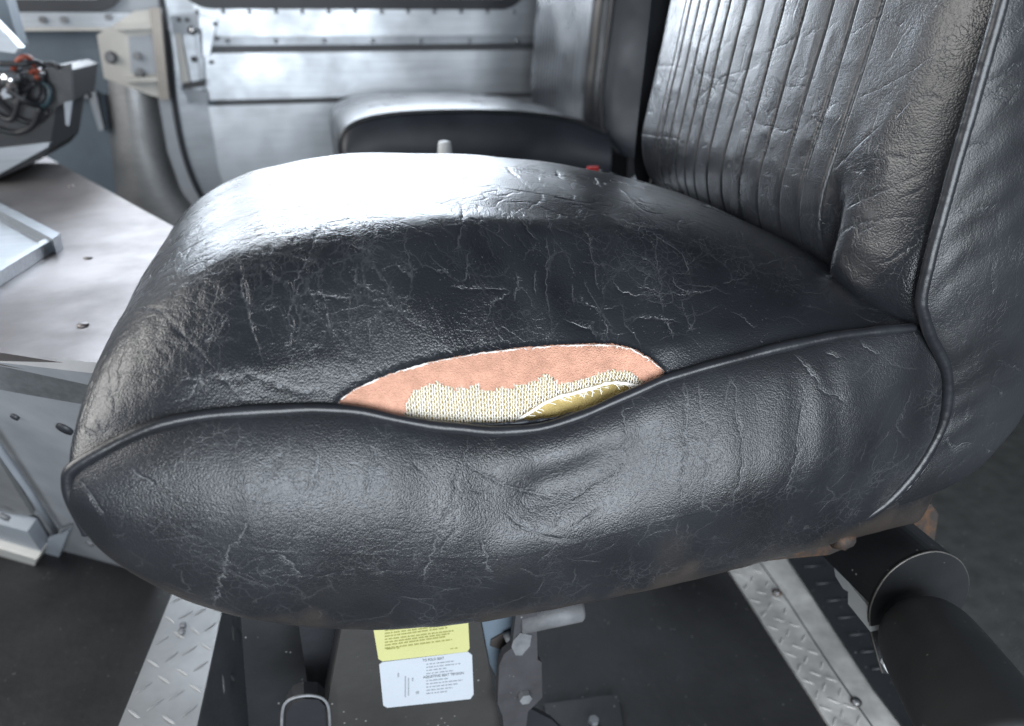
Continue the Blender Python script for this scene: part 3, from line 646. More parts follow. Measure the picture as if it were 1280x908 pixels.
# --------------------------------------------------------- side panels and piping of the cushion
NS = 230; NX = 560
xs_ = np.r_[np.linspace(-.1508, -.12, 70, endpoint=False), np.linspace(-.12, .51, NX-70)]
def curve_x(pts, x):                       # z over x, monotone part of the outline
    P = np.array(pts); return np.interp(x, P[:, 0], P[:, 1])
topc = spline([p for p in NEAR if True][4:], 600); topz = np.interp(xs_, topc[:, 0], topc[:, 1])
BOT = S([(-.1515, -.262), (-.147, -.278), (-.140, -.294), (-.127, -.312), (-.107, -.332), (-.085, -.348), (-.06, -.362), (-.02, -.378), (.02, -.389), (.08, -.398), (.15, -.400), (.22, -.399), (.29, -.395), (.36, -.390), (.47, -.386), (.52, -.384)])
botc = spline(BOT, 600); botz = np.interp(xs_, botc[:, 0], botc[:, 1])
ss = np.linspace(0, 1, NS)
def side_grid(mirror=False, tz=topz):
    g = np.zeros((NX, NS, 3)); hgt = (tz-botz)
    g[..., 0] = xs_[:, None]; g[..., 2] = tz[:, None]-hgt[:, None]*ss[None]
    frontf = np.clip((xs_+.152)/.10, 0, 1)**.5; rearf = smoothstep(xs_, .47, .33)*.75+.25
    prof = np.where(ss < .5, (np.clip(1-np.clip(1-ss/.46, 0, 1)**2.4, 0, 1))**.75, np.clip(1-np.clip((ss-.42)/.60, 0, 1)**2.6, 0, 1)**.7)
    bul = .032*frontf[:, None]*rearf[:, None]*prof[None]
    g[..., 1] = Y0-bul
    # rear: tucked behind the backrest flank
    g[..., 1] += (.03*smoothstep(xs_, .46, .51))[:, None]
    return g
g = side_grid()
sx, sz = g[..., 0], g[..., 2]
# slack vinyl: hollow under the tear, diagonal fold, vertical pulls
tt = ss[None]
hol = np.exp(-((sx-.13-(tt-.2)*.15)/.07)**2)*np.exp(-((tt-.22)/.16)**2)
fold = np.exp(-(((sz-H)-(-.292+.42*(sx-.11)))/.016)**2)*smoothstep(sx, .06, .14)*smoothstep(sx, .27, .2)
puff = np.exp(-((sx-.27)/.07)**2)*np.exp(-((tt-.42)/.22)**2)
dy = .011*hol+.0042*fold-.010*puff+.005*vnoise(g, 9, 41)+.0018*vnoise(g, 22, 42)
pull = np.sin(sx*170+5*vnoise(g*[1, 1, .35], 16, 43))*np.exp(-tt/.28)*.0012*smoothstep(sx, -.1, 0)
pull = pull+.0007*np.sin(sx*120-(sz-H)*60+6*vnoise(g, 12, 47))*smoothstep(sx, .25, .40)*smoothstep(tt, 0, .2)
pin = (np.sin(np.pi*np.clip(ss, 0, 1))**.5)[None]
g[..., 1] += (dy+pull)*pin
lowm = smoothstep(tt, .72, 1)
g[..., 1] += .0010*vnoise(g*[1, 1, .5], 90, 45)*lowm
n2 = grid_normals(g)
if n2[NX//2, NS//2, 1] > 0: n2 = -n2
s2 = Stamp(g)
def za(*p): return [(820+x/3.026, 380+y/3.026) for x, y in p]
def zb(*p): return [(380+x/2.558, 380+y/2.558) for x, y in p]
def zc(*p): return [(x/2.536, 550+y/2.536) for x, y in p]
sides = [za((275, 250), (240, 430), (205, 560), (165, 780)), za((280, 260), (320, 470), (320, 640), (290, 770)), za((100, 290), (110, 420), (100, 500), (85, 560)), za((155, 290), (175, 400), (190, 490)), za((585, 250), (570, 360), (545, 500), (515, 640), (480, 720)), za((525, 190), (580, 250), (630, 320)), za((350, 480), (330, 560)), za((640, 180), (700, 200)), za((780, 150), (850, 190)), za((620, 310), (720, 370)),
         zb((527, 420), (505, 520), (460, 660), (400, 830), (375, 900)), zb((510, 500), (600, 560), (700, 600), (820, 635)), zb((1020, 320), (1025, 500)), zb((1210, 230), (1215, 500), (1200, 660)), zb((820, 640), (900, 590), (1040, 500)), zb((220, 450), (200, 640)), zb((560, 740), (600, 860)), zb((490, 700), (440, 800)), zb((820, 640), (790, 720)), zb((640, 660), (760, 740), (880, 760)), zb((350, 500), (430, 580)), zb((850, 720), (960, 640)), zb((40, 440), (30, 640)),
         zc((895, 10), (840, 120), (790, 240), (740, 340), (700, 460), (680, 570)), zc((905, 20), (850, 130)), zc((1010, 50), (990, 170)), zc((1200, 20), (1165, 180)), zc((250, 130), (330, 240)), zc((420, 90), (490, 150)), zc((880, 360), (960, 430))]
for c in sides: s2.path_px(c, .0011, .95)
for k in range(240):
    i = rng.uniform(.1, .95)*NX; j = rng.uniform(.05, .95)*NS; a0 = 1.57+rng.normal(0, .5) if rng.random() < .6 else rng.uniform(0, 3.1); pts = [np.array([i, j])]
    for q in range(rng.integers(3, 6)): a0 += rng.normal(0, .25); pts.append(pts[-1]+np.array([math.cos(a0), math.sin(a0)])*rng.uniform(3, 9))
    s2.path(np.clip(np.array(pts), 6, [NX-7, NS-7]), rng.uniform(.0007, .001), rng.uniform(.12, .4), 1.2)
g2 = g-n2*(s2.h*.0006)[..., None]
# the hem turns under the frame
hem = [g2]; last = g2[:, -1]
for k in range(1, 9):
    q = last.copy(); q[:, 1] += .012*k; q[:, 2] += .010*math.sin(k/8*math.pi*.5)+0*k; hem.append(q[:, None])
gg = np.concatenate(hem, 1)
padc = lambda A_, val, n: np.concatenate([A_, np.full((A_.shape[0], n), val)], 1)
dirt_ = smoothstep(ss[None]+.22*vnoise(g, 30, 48)+.12*vnoise(g, 90, 49), .80, 1.02)*.9+.35*smoothstep(vnoise(g, 25, 50), .18, .42)*smoothstep(ss[None], .45, .75)
dirt_ = np.clip(dirt_, 0, 1)
mesh_obj('side_panel', gg.reshape(-1, 3), grid_faces(NX, gg.shape[1]), M_SIDE, seat, True, {'crease': padc(s2.attrs()['crease'], 0, 8), 'crease_side': padc(s2.sd, 4, 8), 'dirt': padc(dirt_, .9, 8)})
gf = side_grid(tz=np.interp(xs_, spline(FARP[4:], 600)[:, 0], spline(FARP[4:], 600)[:, 1]))[::6, ::6]; gf[..., 1] = Y0+Y1-gf[..., 1]
mesh_obj('side_panel', gf.reshape(-1, 3), grid_faces(*gf.shape[:2]), M_SIDE, seat, True)
def piping(pts, y, mirror=1):
    C = spline([(x, y, z) for x, z in pts], 520); C[:, 1] -= .0020*mirror; C[:, 2] += .0006
    C = C+np.stack([.0012*vnoise(C, 45, 51+k) for k in range(3)], 1)
    tube('piping', C, .0036+.0009*vnoise(C, 70, 55), M_PIPE, seat, 12)
piping(NEAR[3:19], Y0); piping(FARP[3:19], Y1, -1)
# pan closing the underside with its rusty lip
prism('seat_pan', [(-.09, Y0+.03, H-.375), (.47, Y0+.03, H-.385), (.47, Y1-.03, H-.385), (-.09, Y1-.03, H-.375)], (0, 0, .02), M_BLACK, seat)
lip = [aY(u, v, Y0+.004) for u, v in ((846, 711), (905, 701), (960, 692), (1010, 676), (1062, 655), (1066, 664), (1060, 684), (1036, 694), (980, 699), (905, 708))]
prism('rusty_frame_lip', lip, (0, .03, 0), M_RUST, seat, .001)
# ------------------------------------------------------------------ backrest
BY0, BY1 = .417, .905
NYb, NZb = 640, 420
yb = np.linspace(BY0, BY1, NYb); zb_ = np.linspace(-.235, .40, NZb)
Yb, Zb = np.meshgrid(yb, zb_, indexing='ij')
face = .384+.16*(Zb+.2)*np.where(Zb > -.2, 1, 0)
xb = face.copy()
Rn = .060; qn = np.clip((BY0+Rn-Yb)/Rn, 0, 1); xb += .034*(1-np.sqrt(np.clip(1-qn**2.2, 0, 1)))
Rf = .05; qf = np.clip((Yb-(BY1-Rf))/Rf, 0, 1); xb += .045*(1-np.sqrt(np.clip(1-qf**2.2, 0, 1)))
xb -= .010*np.sin(np.pi*np.clip((Yb-BY0)/(BY1-BY0), 0, 1))
# lower roll: the pleated field turns under earlier than the near bolster
zr = np.where(Yb < .50, -.165, -.115); zr = -.115-.050*smoothstep(Yb, .525, .485)
Rr = np.where(Yb < .5, .06, .085); Rr = .085-.025*smoothstep(Yb, .525, .485)
qr = np.clip((zr-Zb)/Rr, 0, 1); xb += .060*(1-np.sqrt(np.clip(1-qr**2, 0, 1)))
xb += .022*np.exp(-((Yb-.501)/.010)**2)*smoothstep(Zb, -.10, -.19)
qt = np.clip((Zb-.33)/.07, 0, 1); xb += .06*(1-np.sqrt(np.clip(1-qt**2, 0, 1)))
PLE = [.822, .808, .786, .764, .741, .719, .691, .661, .629, .599, .567, .540, .514]
pf = smoothstep(Zb, -.215, -.10)*.85+.15
Gb0 = np.stack([xb, Yb, Zb+H], 2)
for i, p in enumerate(PLE):
    wob = p+.0015*vnoise(Gb0*[0, 0, 1], 22, 60+i); xb += .0026*np.exp(-((Yb-wob)/.0012)**2)*pf
for a, b_ in zip(PLE[1:], PLE[:-1]):
    t = (Yb-a)/(b_-a); xb -= np.where((t > 0) & (t < 1), .0009*np.sqrt(np.clip(4*t*(1-t), 0, 1)), 0)*pf
Gb = np.stack([xb, Yb, Zb+H], 2)
wr = .005*vnoise(Gb, 8, 71)+.0009*vnoise(Gb, 22, 72)+.0003*vnoise(Gb, 85, 73)+.0005*(np.abs(vnoise(Gb*[1, 1, .8], 60, 74))*2)
# diagonal wrinkles running to the near seam
ph = (Yb-.45)*(-60)+(Zb)*150
wr = wr+.0008*np.sin(ph+5*vnoise(Gb, 15, 75))*smoothstep(Yb, .54, .45)*smoothstep(np.abs(vnoise(Gb, 10, 76)), 0, .2)
fadeb = smoothstep(Yb, BY0, BY0+.03)*smoothstep(Yb, BY1, BY1-.03)
Gb[..., 0] += wr*fadeb
Nb = grid_normals(Gb)
if Nb[NYb//2, NZb//2, 0] > 0: Nb = -Nb
s3 = Stamp(Gb)
def zd(*p): return [(780+x/2.558, y/2.558) for x, y in p]
backs = [zd((1060, 120), (900, 230), (740, 310)), zd((1040, 315), (930, 325), (850, 400)), zd((780, 500), (920, 495), (1000, 490)), zd((705, 665), (830, 600), (930, 560), (990, 545)), zd((660, 810), (760, 720), (900, 690), (960, 680)), zd((800, 850), (900, 800), (960, 765)), zd((360, 320), (430, 385), (560, 430)), zd((480, 250), (600, 290)), zd((650, 560), (760, 450), (850, 370)), zd((200, 200), (300, 260), (420, 330)), zd((240, 330), (330, 250), (440, 200)), zd((430, 180), (560, 120), (700, 60)), zd((590, 370), (680, 330)), zd((50, 290), (150, 230), (200, 215)), zd((40, 350), (100, 420), (220, 460)), zd((700, 120), (850, 40)), zd((830, 40), (900, 90)), zd((260, 230), (300, 310)), zd((350, 620), (450, 700)), zd((410, 590), (530, 710)), zd((500, 585), (530, 600)), zd((870, 640), (960, 600)), zd((730, 760), (830, 700))]
for c in backs: s3.path_px(c, .0012, .5)
for k in range(420):
    i = rng.uniform(.05, .95)*NYb; j = rng.uniform(.08, .75)*NZb; a0 = rng.choice([.5, -.5, 1.57, 0.])+rng.normal(0, .3); pts = [np.array([i, j])]
    for q in range(rng.integers(3, 6)): a0 += rng.normal(0, .3); pts.append(pts[-1]+np.array([math.cos(a0), math.sin(a0)])*rng.uniform(3, 9))
    s3.path(np.clip(np.array(pts), 6, [NYb-7, NZb-7]), rng.uniform(.0008, .0012), rng.uniform(.12, .4), 1.2)
Gb2 = Gb-Nb*(s3.h*.0004)[..., None]
fcb = grid_faces(NYb, NZb)
mesh_obj('backrest_cover', Gb2.reshape(-1, 3), fcb[:, ::-1], M_BACK, seat, True, s3.attrs())
# flank of the backrest: rounded outline dropping past the cushion
BP = [(1262, -42), (1250, 0), (1214, 130), (1180, 250), (1160, 325), (1150, 372), (1153, 396), (1162, 422), (1177, 452), (1183, 485), (1177, 525), (1160, 560), (1136, 595), (1108, 624), (1082, 642), (1058, 652)]
FYp = .412
bp3 = [aY(u, v, FYp) for u, v in BP]; ztop = H+.40
bp3 = [np.array([bp3[0][0]+.030, FYp+.004, ztop]), np.array([bp3[0][0]+.018, FYp, H+.22]), np.array([bp3[0][0]+.009, FYp, H+.10])]+bp3
pipeC = spline(bp3, 520)
tube('piping', pipeC+np.stack([.0005*vnoise(pipeC, 60, 81+k) for k in range(3)], 1)+np.array([0, -.0015, 0]), .0042+.0003*vnoise(pipeC, 400, 85), M_PIPE, seat, 12)
C2 = pipeC+np.array([.0095, .0005, -.0008]); sel = C2[C2[:, 2] < H-.185]
tube('seam_ridge', sel, (.0026+.0005*vnoise(sel, 300, 86))*np.minimum(1, np.arange(len(sel))/40+.2), M_BSIDE, seat, 10)
low = [aY(u, v, FYp) for u, v in ((1056, 653), (1090, 644), (1120, 636), (1170, 622), (1220, 600), (1256, 570), (1284, 542), (1310, 505))]
low = low+[low[-1]+np.array([.02, 0, .05]), low[-1]+np.array([.03, 0, .16]), np.array([low[-1][0]+.045, FYp, H+.15]), np.array([low[-1][0]+.05, FYp, ztop])]
lowC = spline(low, 420)
upC = pipeC[::-1]; NSu = 180
upR, loR = resample(upC, 420), resample(lowC, 420)
tq = np.linspace(0, 1, NSu)[None, :, None]
gs = upR[:, None]*(1-tq)+loR[:, None]*tq
tqs = tq[..., 0]; span = np.linalg.norm(loR-upR, axis=1)[:, None]
bul = np.minimum(.007, span*.06)*np.clip(4*tqs*(1-tqs), 0, 1)**.6
gs[..., 1] -= bul; gs[..., 1] += .035*smoothstep(tqs, .80, 1)*np.minimum(1, span/.1)
edgef = smoothstep(tqs, 0, .12)*smoothstep(tqs, 1, .9)
gs[..., 1] += (.005*vnoise(gs, 10, 91)+.0012*vnoise(gs, 30, 92)+.0003*np.sin(gs[..., 2]*190+gs[..., 0]*(-120)+6*vnoise(gs, 14, 93))*smoothstep(tqs, .7, .05)+.0003*vnoise(gs, 100, 94))*edgef
ns = grid_normals(gs)
if ns[200, 90, 1] > 0: ns = -ns
s4 = Stamp(gs)
def ze(*p): return [(1040+x/2.8375, 340+y/2.8375) for x, y in p]
for c in (zd((1180, 130), (1279, 90)), zd((1130, 270), (1200, 230), (1279, 190)), zd((1100, 330), (1279, 270)), zd((1070, 480), (1180, 450)), zd((1060, 680), (1200, 650)), zd((1120, 310), (1260, 320)), zd((1180, 840), (1175, 900)), ze((570, 320), (620, 330), (681, 345)), ze((440, 60), (470, 130), (500, 170)), ze((430, 210), (470, 250)), ze((560, 410), (610, 430)), ze((390, 590), (440, 620), (500, 610)), ze((520, 560), (540, 620)), ze((360, 180), (400, 200)), ze((560, 0), (580, 60))): s4.path_px(c, .0011, .7)
for k in range(60):
    i = rng.uniform(.1, .6)*420; j = rng.uniform(.05, .8)*NSu; a0 = rng.uniform(0, 3.1); pts = [np.array([i, j])]
    for q in range(rng.integers(3, 5)): a0 += rng.normal(0, .3); pts.append(pts[-1]+np.array([math.cos(a0), math.sin(a0)])*rng.uniform(3, 8))
    s4.path(np.clip(np.array(pts), 6, [413, NSu-7]), .001, rng.uniform(.1, .35), 1.2)
gs = gs-ns*(s4.h*.0006)[..., None]
roll = [gs]; last = gs[:, -1]
for k in range(1, 7):
    q = last.copy(); q[:, 1] += .02*k; roll.append(q[:, None])
gsx = np.concatenate(roll, 1)
mesh_obj('backrest_side_panel', gsx.reshape(-1, 3), grid_faces(420, gsx.shape[1]), M_BSIDE, seat, True, {'crease': padc(s4.attrs()['crease'], 0, 6), 'crease_side': padc(s4.sd, 4, 6)})
gm = gs[::6, ::6].copy(); gm[..., 1] = BY0+BY1-gm[..., 1]+.002; mesh_obj('backrest_side_panel', gm.reshape(-1, 3), grid_faces(*gm.shape[:2]), M_BSIDE, seat, True)
pf_ = spline([(.425+.16*(z+.2)*.9 if z > -.2 else .425, BY1, H+z) for z in (-.22, -.15, -.1, -.05, 0, .05, .1, .2, .3, .38)], 120); pf_[:, 0] += .001
tube('piping', pf_, .004, M_PIPE, seat, 10)
prism('backrest_shell', [(.50, BY0+.03, H-.33), (.60, BY0+.05, H-.20), (.66, BY0+.05, H+.38), (.52, BY0+.03, H+.38)], (0, BY1-BY0-.07, 0), M_BLK2, seat)
# stitches beside the backrest piping
stt = []
T = np.gradient(pipeC, axis=0); T /= np.linalg.norm(T, axis=1)[:, None]
cum = np.r_[0, np.cumsum(np.linalg.norm(np.diff(pipeC, axis=0), axis=1))]
for sdist in np.arange(.16, cum[-1]*.62, .0056):
    k = int(np.searchsorted(cum, sdist)); p = pipeC[k]+np.array([.0072, -.0012, 0]); stt.append(tube_geo([p-T[k]*.0017, p+np.array([0, -.0006, 0]), p+T[k]*.0017], [.00035, .0006, .00035], 5))
V, Fc = join_geo(stt); tag(mesh_obj('stitching', V, Fc, paint('grey_thread', (.20, .205, .22), .7, .1), seat, True), kind='stuff')
# ------------------------------------------------------------------ pedestal under the cushion
PY = .52
def pp(u, v, y=PY): return aY(u, v, y)
prism('pedestal_panel', [pp(432, 760), pp(598, 740), pp(600, 775), (pp(626, 908)[0], PY, pp(626, 908)[2]), (pp(626, 908)[0]+.02, PY, .0), (pp(402, 908)[0], PY, 0.), pp(404, 908)], (0, .008, 0), M_PEDP, seat, .001)
prism('pedestal_side', [pp(300, 760, .60), pp(434, 760, .60), pp(405, 908, .60), (pp(405, 908, .60)[0]-.01, .60, 0), (pp(300, 908, .60)[0], .60, 0)], (0, .01, 0), M_BLACK, seat, .001)
prism('pedestal_post', [pp(430, 770, .53), pp(446, 770, .53), pp(420, 908, .53), pp(404, 908, .53)], (0, .07, 0), M_BLK2, seat, .003)
bolt('pedestal_screw', pp(428, 877, .53), (0, -1, 0), .003, .003, M_ZINC, seat, 8)
hd = spline([pp(u, v, .50) for u, v in ((352, 930), (353, 890), (360, 876), (378, 870), (398, 871), (409, 880), (412, 900), (412, 930))], 40)
prism('slide_handle', [pp(356, 935, .505), pp(358, 892, .505), pp(366, 880, .505), pp(380, 874, .505), pp(398, 875, .505), pp(407, 884, .505), pp(409, 935, .505)], (0, .02, 0), M_BLK2, seat, .002)
tube('handle_rim', hd, .0014, M_ZINC, seat, 8)
prism('cross_member', [(-.02, .54, H-.43), (.30, .54, H-.43), (.30, .54, H-.39), (-.02, .54, H-.39)], (0, .24, 0), M_BLK2, seat)
prism('pedestal_tower', [(-.05, .56, 0), (.10, .56, 0), (.10, .56, H-.42), (-.05, .56, H-.42)], (0, .2, 0), M_BLK2, seat)
# stickers with print
def sticker(name, poly, mat, y=PY-.0012):
    return prism(name, [pp(u, v, y) for u, v in poly], (0, .0008, 0), mat, seat)
s_y = sticker('yellow_sticker', [(464, 770), (584, 752), (587, 811), (584, 815), (478, 827), (473, 824)], M_YEL); s_y['label'] = 'yellow printed sticker'
s_w = sticker('white_sticker', [(474, 831), (478, 828), (585, 815), (590, 819), (592, 868), (588, 874), (484, 885), (479, 882)], M_WHT); s_w['label'] = 'white instruction sticker'
def words(name, rows, mat, par_):
    parts = []; y = PY-.0016
    for (u0, v0, u1, v1, h, dens) in rows:
        u = u0
        while u < u1:
            L = rng.uniform(2.5, 8)*dens; ue = min(u+L, u1); f0, f1 = (u-u0)/(u1-u0), (ue-u0)/(u1-u0)
            a, b_ = v0+(v1-v0)*f0, v0+(v1-v0)*f1
            q = [pp(u, a, y), pp(ue, b_, y), pp(ue, b_+h, y), pp(u, a+h, y)]; parts.append((q, [(0, 1, 2, 3)])); u = ue+rng.uniform(.8, 1.8)
    V, Fc = join_geo(parts); mesh_obj(name, V, Fc, mat, par_)
rows = [(481, 788+i*3.7, 569-(i*5) % 13, 777+i*3.7, 1.5, 1) for i in range(7)]+[(483, 811, 499, 809.5, 1.5, 1)]+[(563, 811, 572, 810, 1, 1)]
words('printed_text', rows, M_INKY, s_y)
rows = [(531+(i > 0)*2, 826.5+i*3.9, 558+(i % 3)*9, 823.5+i*3.9-(i % 3), 1.1, .8) for i in range(1, 5)]+[(533, 851+i*4, 560+((i*7) % 4)*6, 848+i*4-((i*7) % 4)*.7, 1.2, .8) for i in range(5)]
words('printed_text', rows, M_INK2, s_w)
words('printed_arrow', [(497, 842, 499, 841.6, 5, 1), (520, 865, 524, 864.5, 3, .5), (515, 848, 517, 847.6, 4, .5), (506, 846, 507.5, 845.8, 26, 1), (510, 848, 511.5, 847.8, 22, 1)], M_INK2, s_w)
def text(body, u, v, u2, v2, h_px, mat, par_):
    cu = bpy.data.curves.new('text', 'FONT'); cu.body = body; to = bpy.data.objects.new('text', cu); COL.objects.link(to)
    dg = bpy.context.evaluated_depsgraph_get(); me = bpy.data.meshes.new_from_object(to.evaluated_get(dg)); bpy.data.objects.remove(to)
    co = np.zeros(len(me.vertices)*3); me.vertices.foreach_get('co', co); co = co.reshape(-1, 3)
    y = PY-.0017; a, b_, c = pp(u, v, y), pp(u2, v2, y), pp(u, v-h_px, y); mx, my = co[:, 0].max(), .70
    P = a+(b_-a)*(co[:, :1]/mx)+(c-a)*(co[:, 1:2]/my); me.vertices.foreach_set('co', P.astype(np.float32).ravel()); me.update(); me.materials.append(mat)
    o = bpy.data.objects.new('lettering', me); COL.objects.link(o); setparent(o, par_)
text('TO FOLD SEAT', 528, 827.5, 555, 824.5, 3.0, M_INK, s_w)
text('ADJUSTING SEAT TENSION', 529, 848.5, 580, 843, 3.0, M_INK, s_w)
# hinge arm with its bolt and pivot tube
HYa = .505
def ha(u, v, y=HYa): return aY(u, v, y)
prism('hinge_arm', [ha(648, 742), ha(670, 742), ha(672, 825), ha(677, 828), ha(678, 872), ha(660, 890), ha(655, 930), ha(632, 930), ha(628, 895), ha(622, 880), ha(624, 832), ha(630, 818), ha(640, 810)], (0, .008, 0), M_ARM, seat, .001)
M_ARMW = paint('grey_steel_bar', (.11, .112, .118), .6, .35, speck=.5, nscale=40)
tube('pivot_tube', [ha(650, 777, .512), ha(724, 762, .512), ha(727, 761.5, .512)], [.0115, .0115, .010], M_ARMW, seat, 20)
prism('wear_plate', [ha(641, 800), ha(650, 790), ha(664, 793), ha(662, 806), ha(652, 818), ha(644, 818), ha(639, 808)], (0, -.0015, 0), M_ZINC, seat, .0005)
bolt('hinge_bolt', ha(655, 868), (0, -1, 0), .0062, .007, M_ZINC, seat, 6)
prism('rear_bracket', [aY(600, 765, .528), aY(640, 755, .528), aY(642, 815, .528), aY(620, 845, .528), aY(612, 830, .528)], (0, .006, 0), M_GREY, seat, .001)
prism('rust_patch', [aY(614, 800, .5265), aY(632, 790, .5265), aY(636, 804, .5265), aY(626, 812, .5265), aY(613, 808, .5265)], (0, .0015, 0), M_RUST, seat)
tube('spring_nut', [aY(632, 800, .52), aY(640, 796, .52)], .006, M_ZINC, seat, 10)
prism('lower_link', [ha(660, 885, .525), ha(690, 900, .525), ha(715, 925, .525), ha(690, 935, .525), ha(655, 905, .525)], (0, .006, 0), M_BLK2, seat)
prism('floor_bracket', [aZ(680, 880, .012), aZ(772, 868, .012), aZ(785, 940, .012), aZ(690, 950, .012)], (0, 0, -.012), M_BLACK, seat, .002)
bolt('floor_bracket_bolt', aZ(742, 903, .012), (0, 0, 1), .006, .005, M_ZINC, seat, 6)
# slide rail, retractor hood and padded lever at the rear
rz = .012
prism('slide_rail', [aZ(984, 696, rz), aZ(1052, 690, rz), aZ(1140, 806, rz), aZ(1190, 935, rz), aZ(1150, 935, rz), aZ(1092, 860, rz)], (0, 0, -.012), M_BLACK, seat, .002)
for k in range(7):
    a = .08+k*.13; p0 = aZ(984+(1092-984)*a+12, 696+(860-696)*a, rz); p1 = aZ(984+(1092-984)*a+40, 693+(860-696)*a, rz)
    tube('rail_rib', [p0, p1], .002, M_BLK2, seat, 6)
hoodY0, hoodY1 = .40, .66
arc = [(1104, 842), (1096, 815), (1089, 785), (1089, 762), (1098, 738), (1114, 716), (1138, 699), (1164, 691), (1184, 693), (1202, 704), (1211, 724), (1209, 745), (1200, 764)]
A_ = spline([aY(u, v, hoodY0)[[0, 2]] for u, v in arc], 48)
poly = [(x, hoodY0, z) for x, z in A_]
kh = int(np.argmin(A_[:, 0]))
prism('retractor_hood', [(x, hoodY0+.003, z) for x, z in A_[kh:]]+[(A_[-1][0]-.01, hoodY0+.003, A_[-1][1]-.02), (A_[kh][0]+.010, hoodY0+.003, A_[kh][1]-.006)], (0, hoodY1-hoodY0, 0), M_BLACK, seat, .0008)
prism('hood_end_plate', poly+[(A_[-1][0]-.01, hoodY0, A_[-1][1]-.03), (A_[0][0]+.012, hoodY0, A_[0][1]-.004)], (0, .004, 0), M_BLACK, seat, .0006)
tube('hood_rim', [(x, hoodY0+.001, z) for x, z in A_], .0009, paint('worn_edge', (.16, .15, .14), .5, .4, metallic=.5, nscale=60), seat, 6)
wb = [(u_+2, v_) for u_, v_ in [(1040, 706), (1046, 704), (1060, 722), (1060, 730), (1086, 762), (1086, 790), (1058, 755), (1058, 740), (1052, 736), (1042, 720)]]
prism('white_block', [aX(u, v, aY(1089, 775, hoodY0)[0]+.001) for u, v in wb], (.010, 0, 0), M_WPL, seat, .001)
prism('white_wedge', [aY(u, v, hoodY0-.004) for u, v in ((1118, 800), (1128, 795), (1124, 850), (1110, 842), (1104, 832))], (0, .004, 0), M_WPL, seat)
# padded lever: a fat rounded sleeve coming towards the door
c0 = np.array(aY(1150, 787, .385)); ax = aY(1290, 1000, .20)-c0; ax /= np.linalg.norm(ax)
ts = [0, .003, .009, .018, .030, .06, .12, .22]; rs = [.012, .024, .032, .0365, .0385, .0395, .040, .040]
M_LEVER = paint('grey_black_rubber', (.034, .035, .036), .5, .3, speck=.7)
tube('padded_lever', resample(np.array([c0+ax*t for t in ts]), 24), np.interp(np.linspace(0, .22, 24), ts, rs), M_LEVER, seat, 40)
prism('rusty_bracket', [aY(1128, 640, .52), aY(1164, 630, .52), aY(1173, 643, .52), aY(1166, 690, .52), aY(1154, 684, .52), aY(1148, 662, .52), aY(1130, 655, .52)], (0, .02, 0), M_RUST, seat, .002)
tube('weld_lug', [aY(1040, 680, Y0-.002), aY(1050, 676, Y0-.006), aY(1058, 673, Y0-.004), aY(1064, 671, Y0+.004)], [.004, .0085, .008, .003], M_RUST, seat, 12)
prism('rail_support', [(.42, .84, .0), (.52, .84, .0), (.52, .84, H-.38), (.42, .84, H-.38)], (0, .03, 0), M_BLK2, seat)
# ------------------------------------------------------------------ floor mat, tread plates
fm_ = tag(prism('rubber_mat', [aZ(440, 700, .004), aZ(905, 640, .004), aZ(916, 712, .004), aZ(1044, 912, .004), aZ(1075, 960, .004), aZ(400, 960, .004)], (0, 0, -.004), M_MAT), 'flat black rubber floor mat beneath the torn seat', 'mat')
mat2 = tag(prism('rubber_mat', [aZ(-300, 700, .004), aZ(150, 690, .004), aZ(262, 690, .004), aZ(120, 1000, .004), aZ(-300, 1000, .004)], (0, 0, -.004), M_MAT), 'black rubber mat in the footwell below the toe board', 'mat')
TB = {}
def tread_bar(parent, p, ang, L=.026, wd=.0055, h=.0016, mat=None):
    mat = mat or M_TREAD
    if mat.name not in TB:
        bm = bmesh.new(); n = 8; ring_ = []
        for k, (s, hh) in enumerate(((1, 0), (.62, 1))):
            ring_.append([bm.verts.new((math.cos(2*math.pi*i/n)*s*.5, math.copysign(abs(math.sin(2*math.pi*i/n))**.8, math.sin(2*math.pi*i/n))*s*.5, hh)) for i in range(n)])
        bm.faces.new(ring_[1])
        for i in range(n): bm.faces.new((ring_[0][i], ring_[0][(i+1) % n], ring_[1][(i+1) % n], ring_[1][i]))
        tb_me = bpy.data.meshes.new('tread_bar'); bm.to_mesh(tb_me); bm.free(); tb_me.materials.append(mat); TB[mat.name] = tb_me
        tb_me.polygons.foreach_set('use_smooth', np.ones(len(tb_me.polygons), dtype=bool))
    o = bpy.data.objects.new('tread_bar', TB[mat.name]); COL.objects.link(o); setparent(o, parent)
    o.location = p; o.rotation_euler = (0, 0, ang); o.scale = (L, wd, h); return o
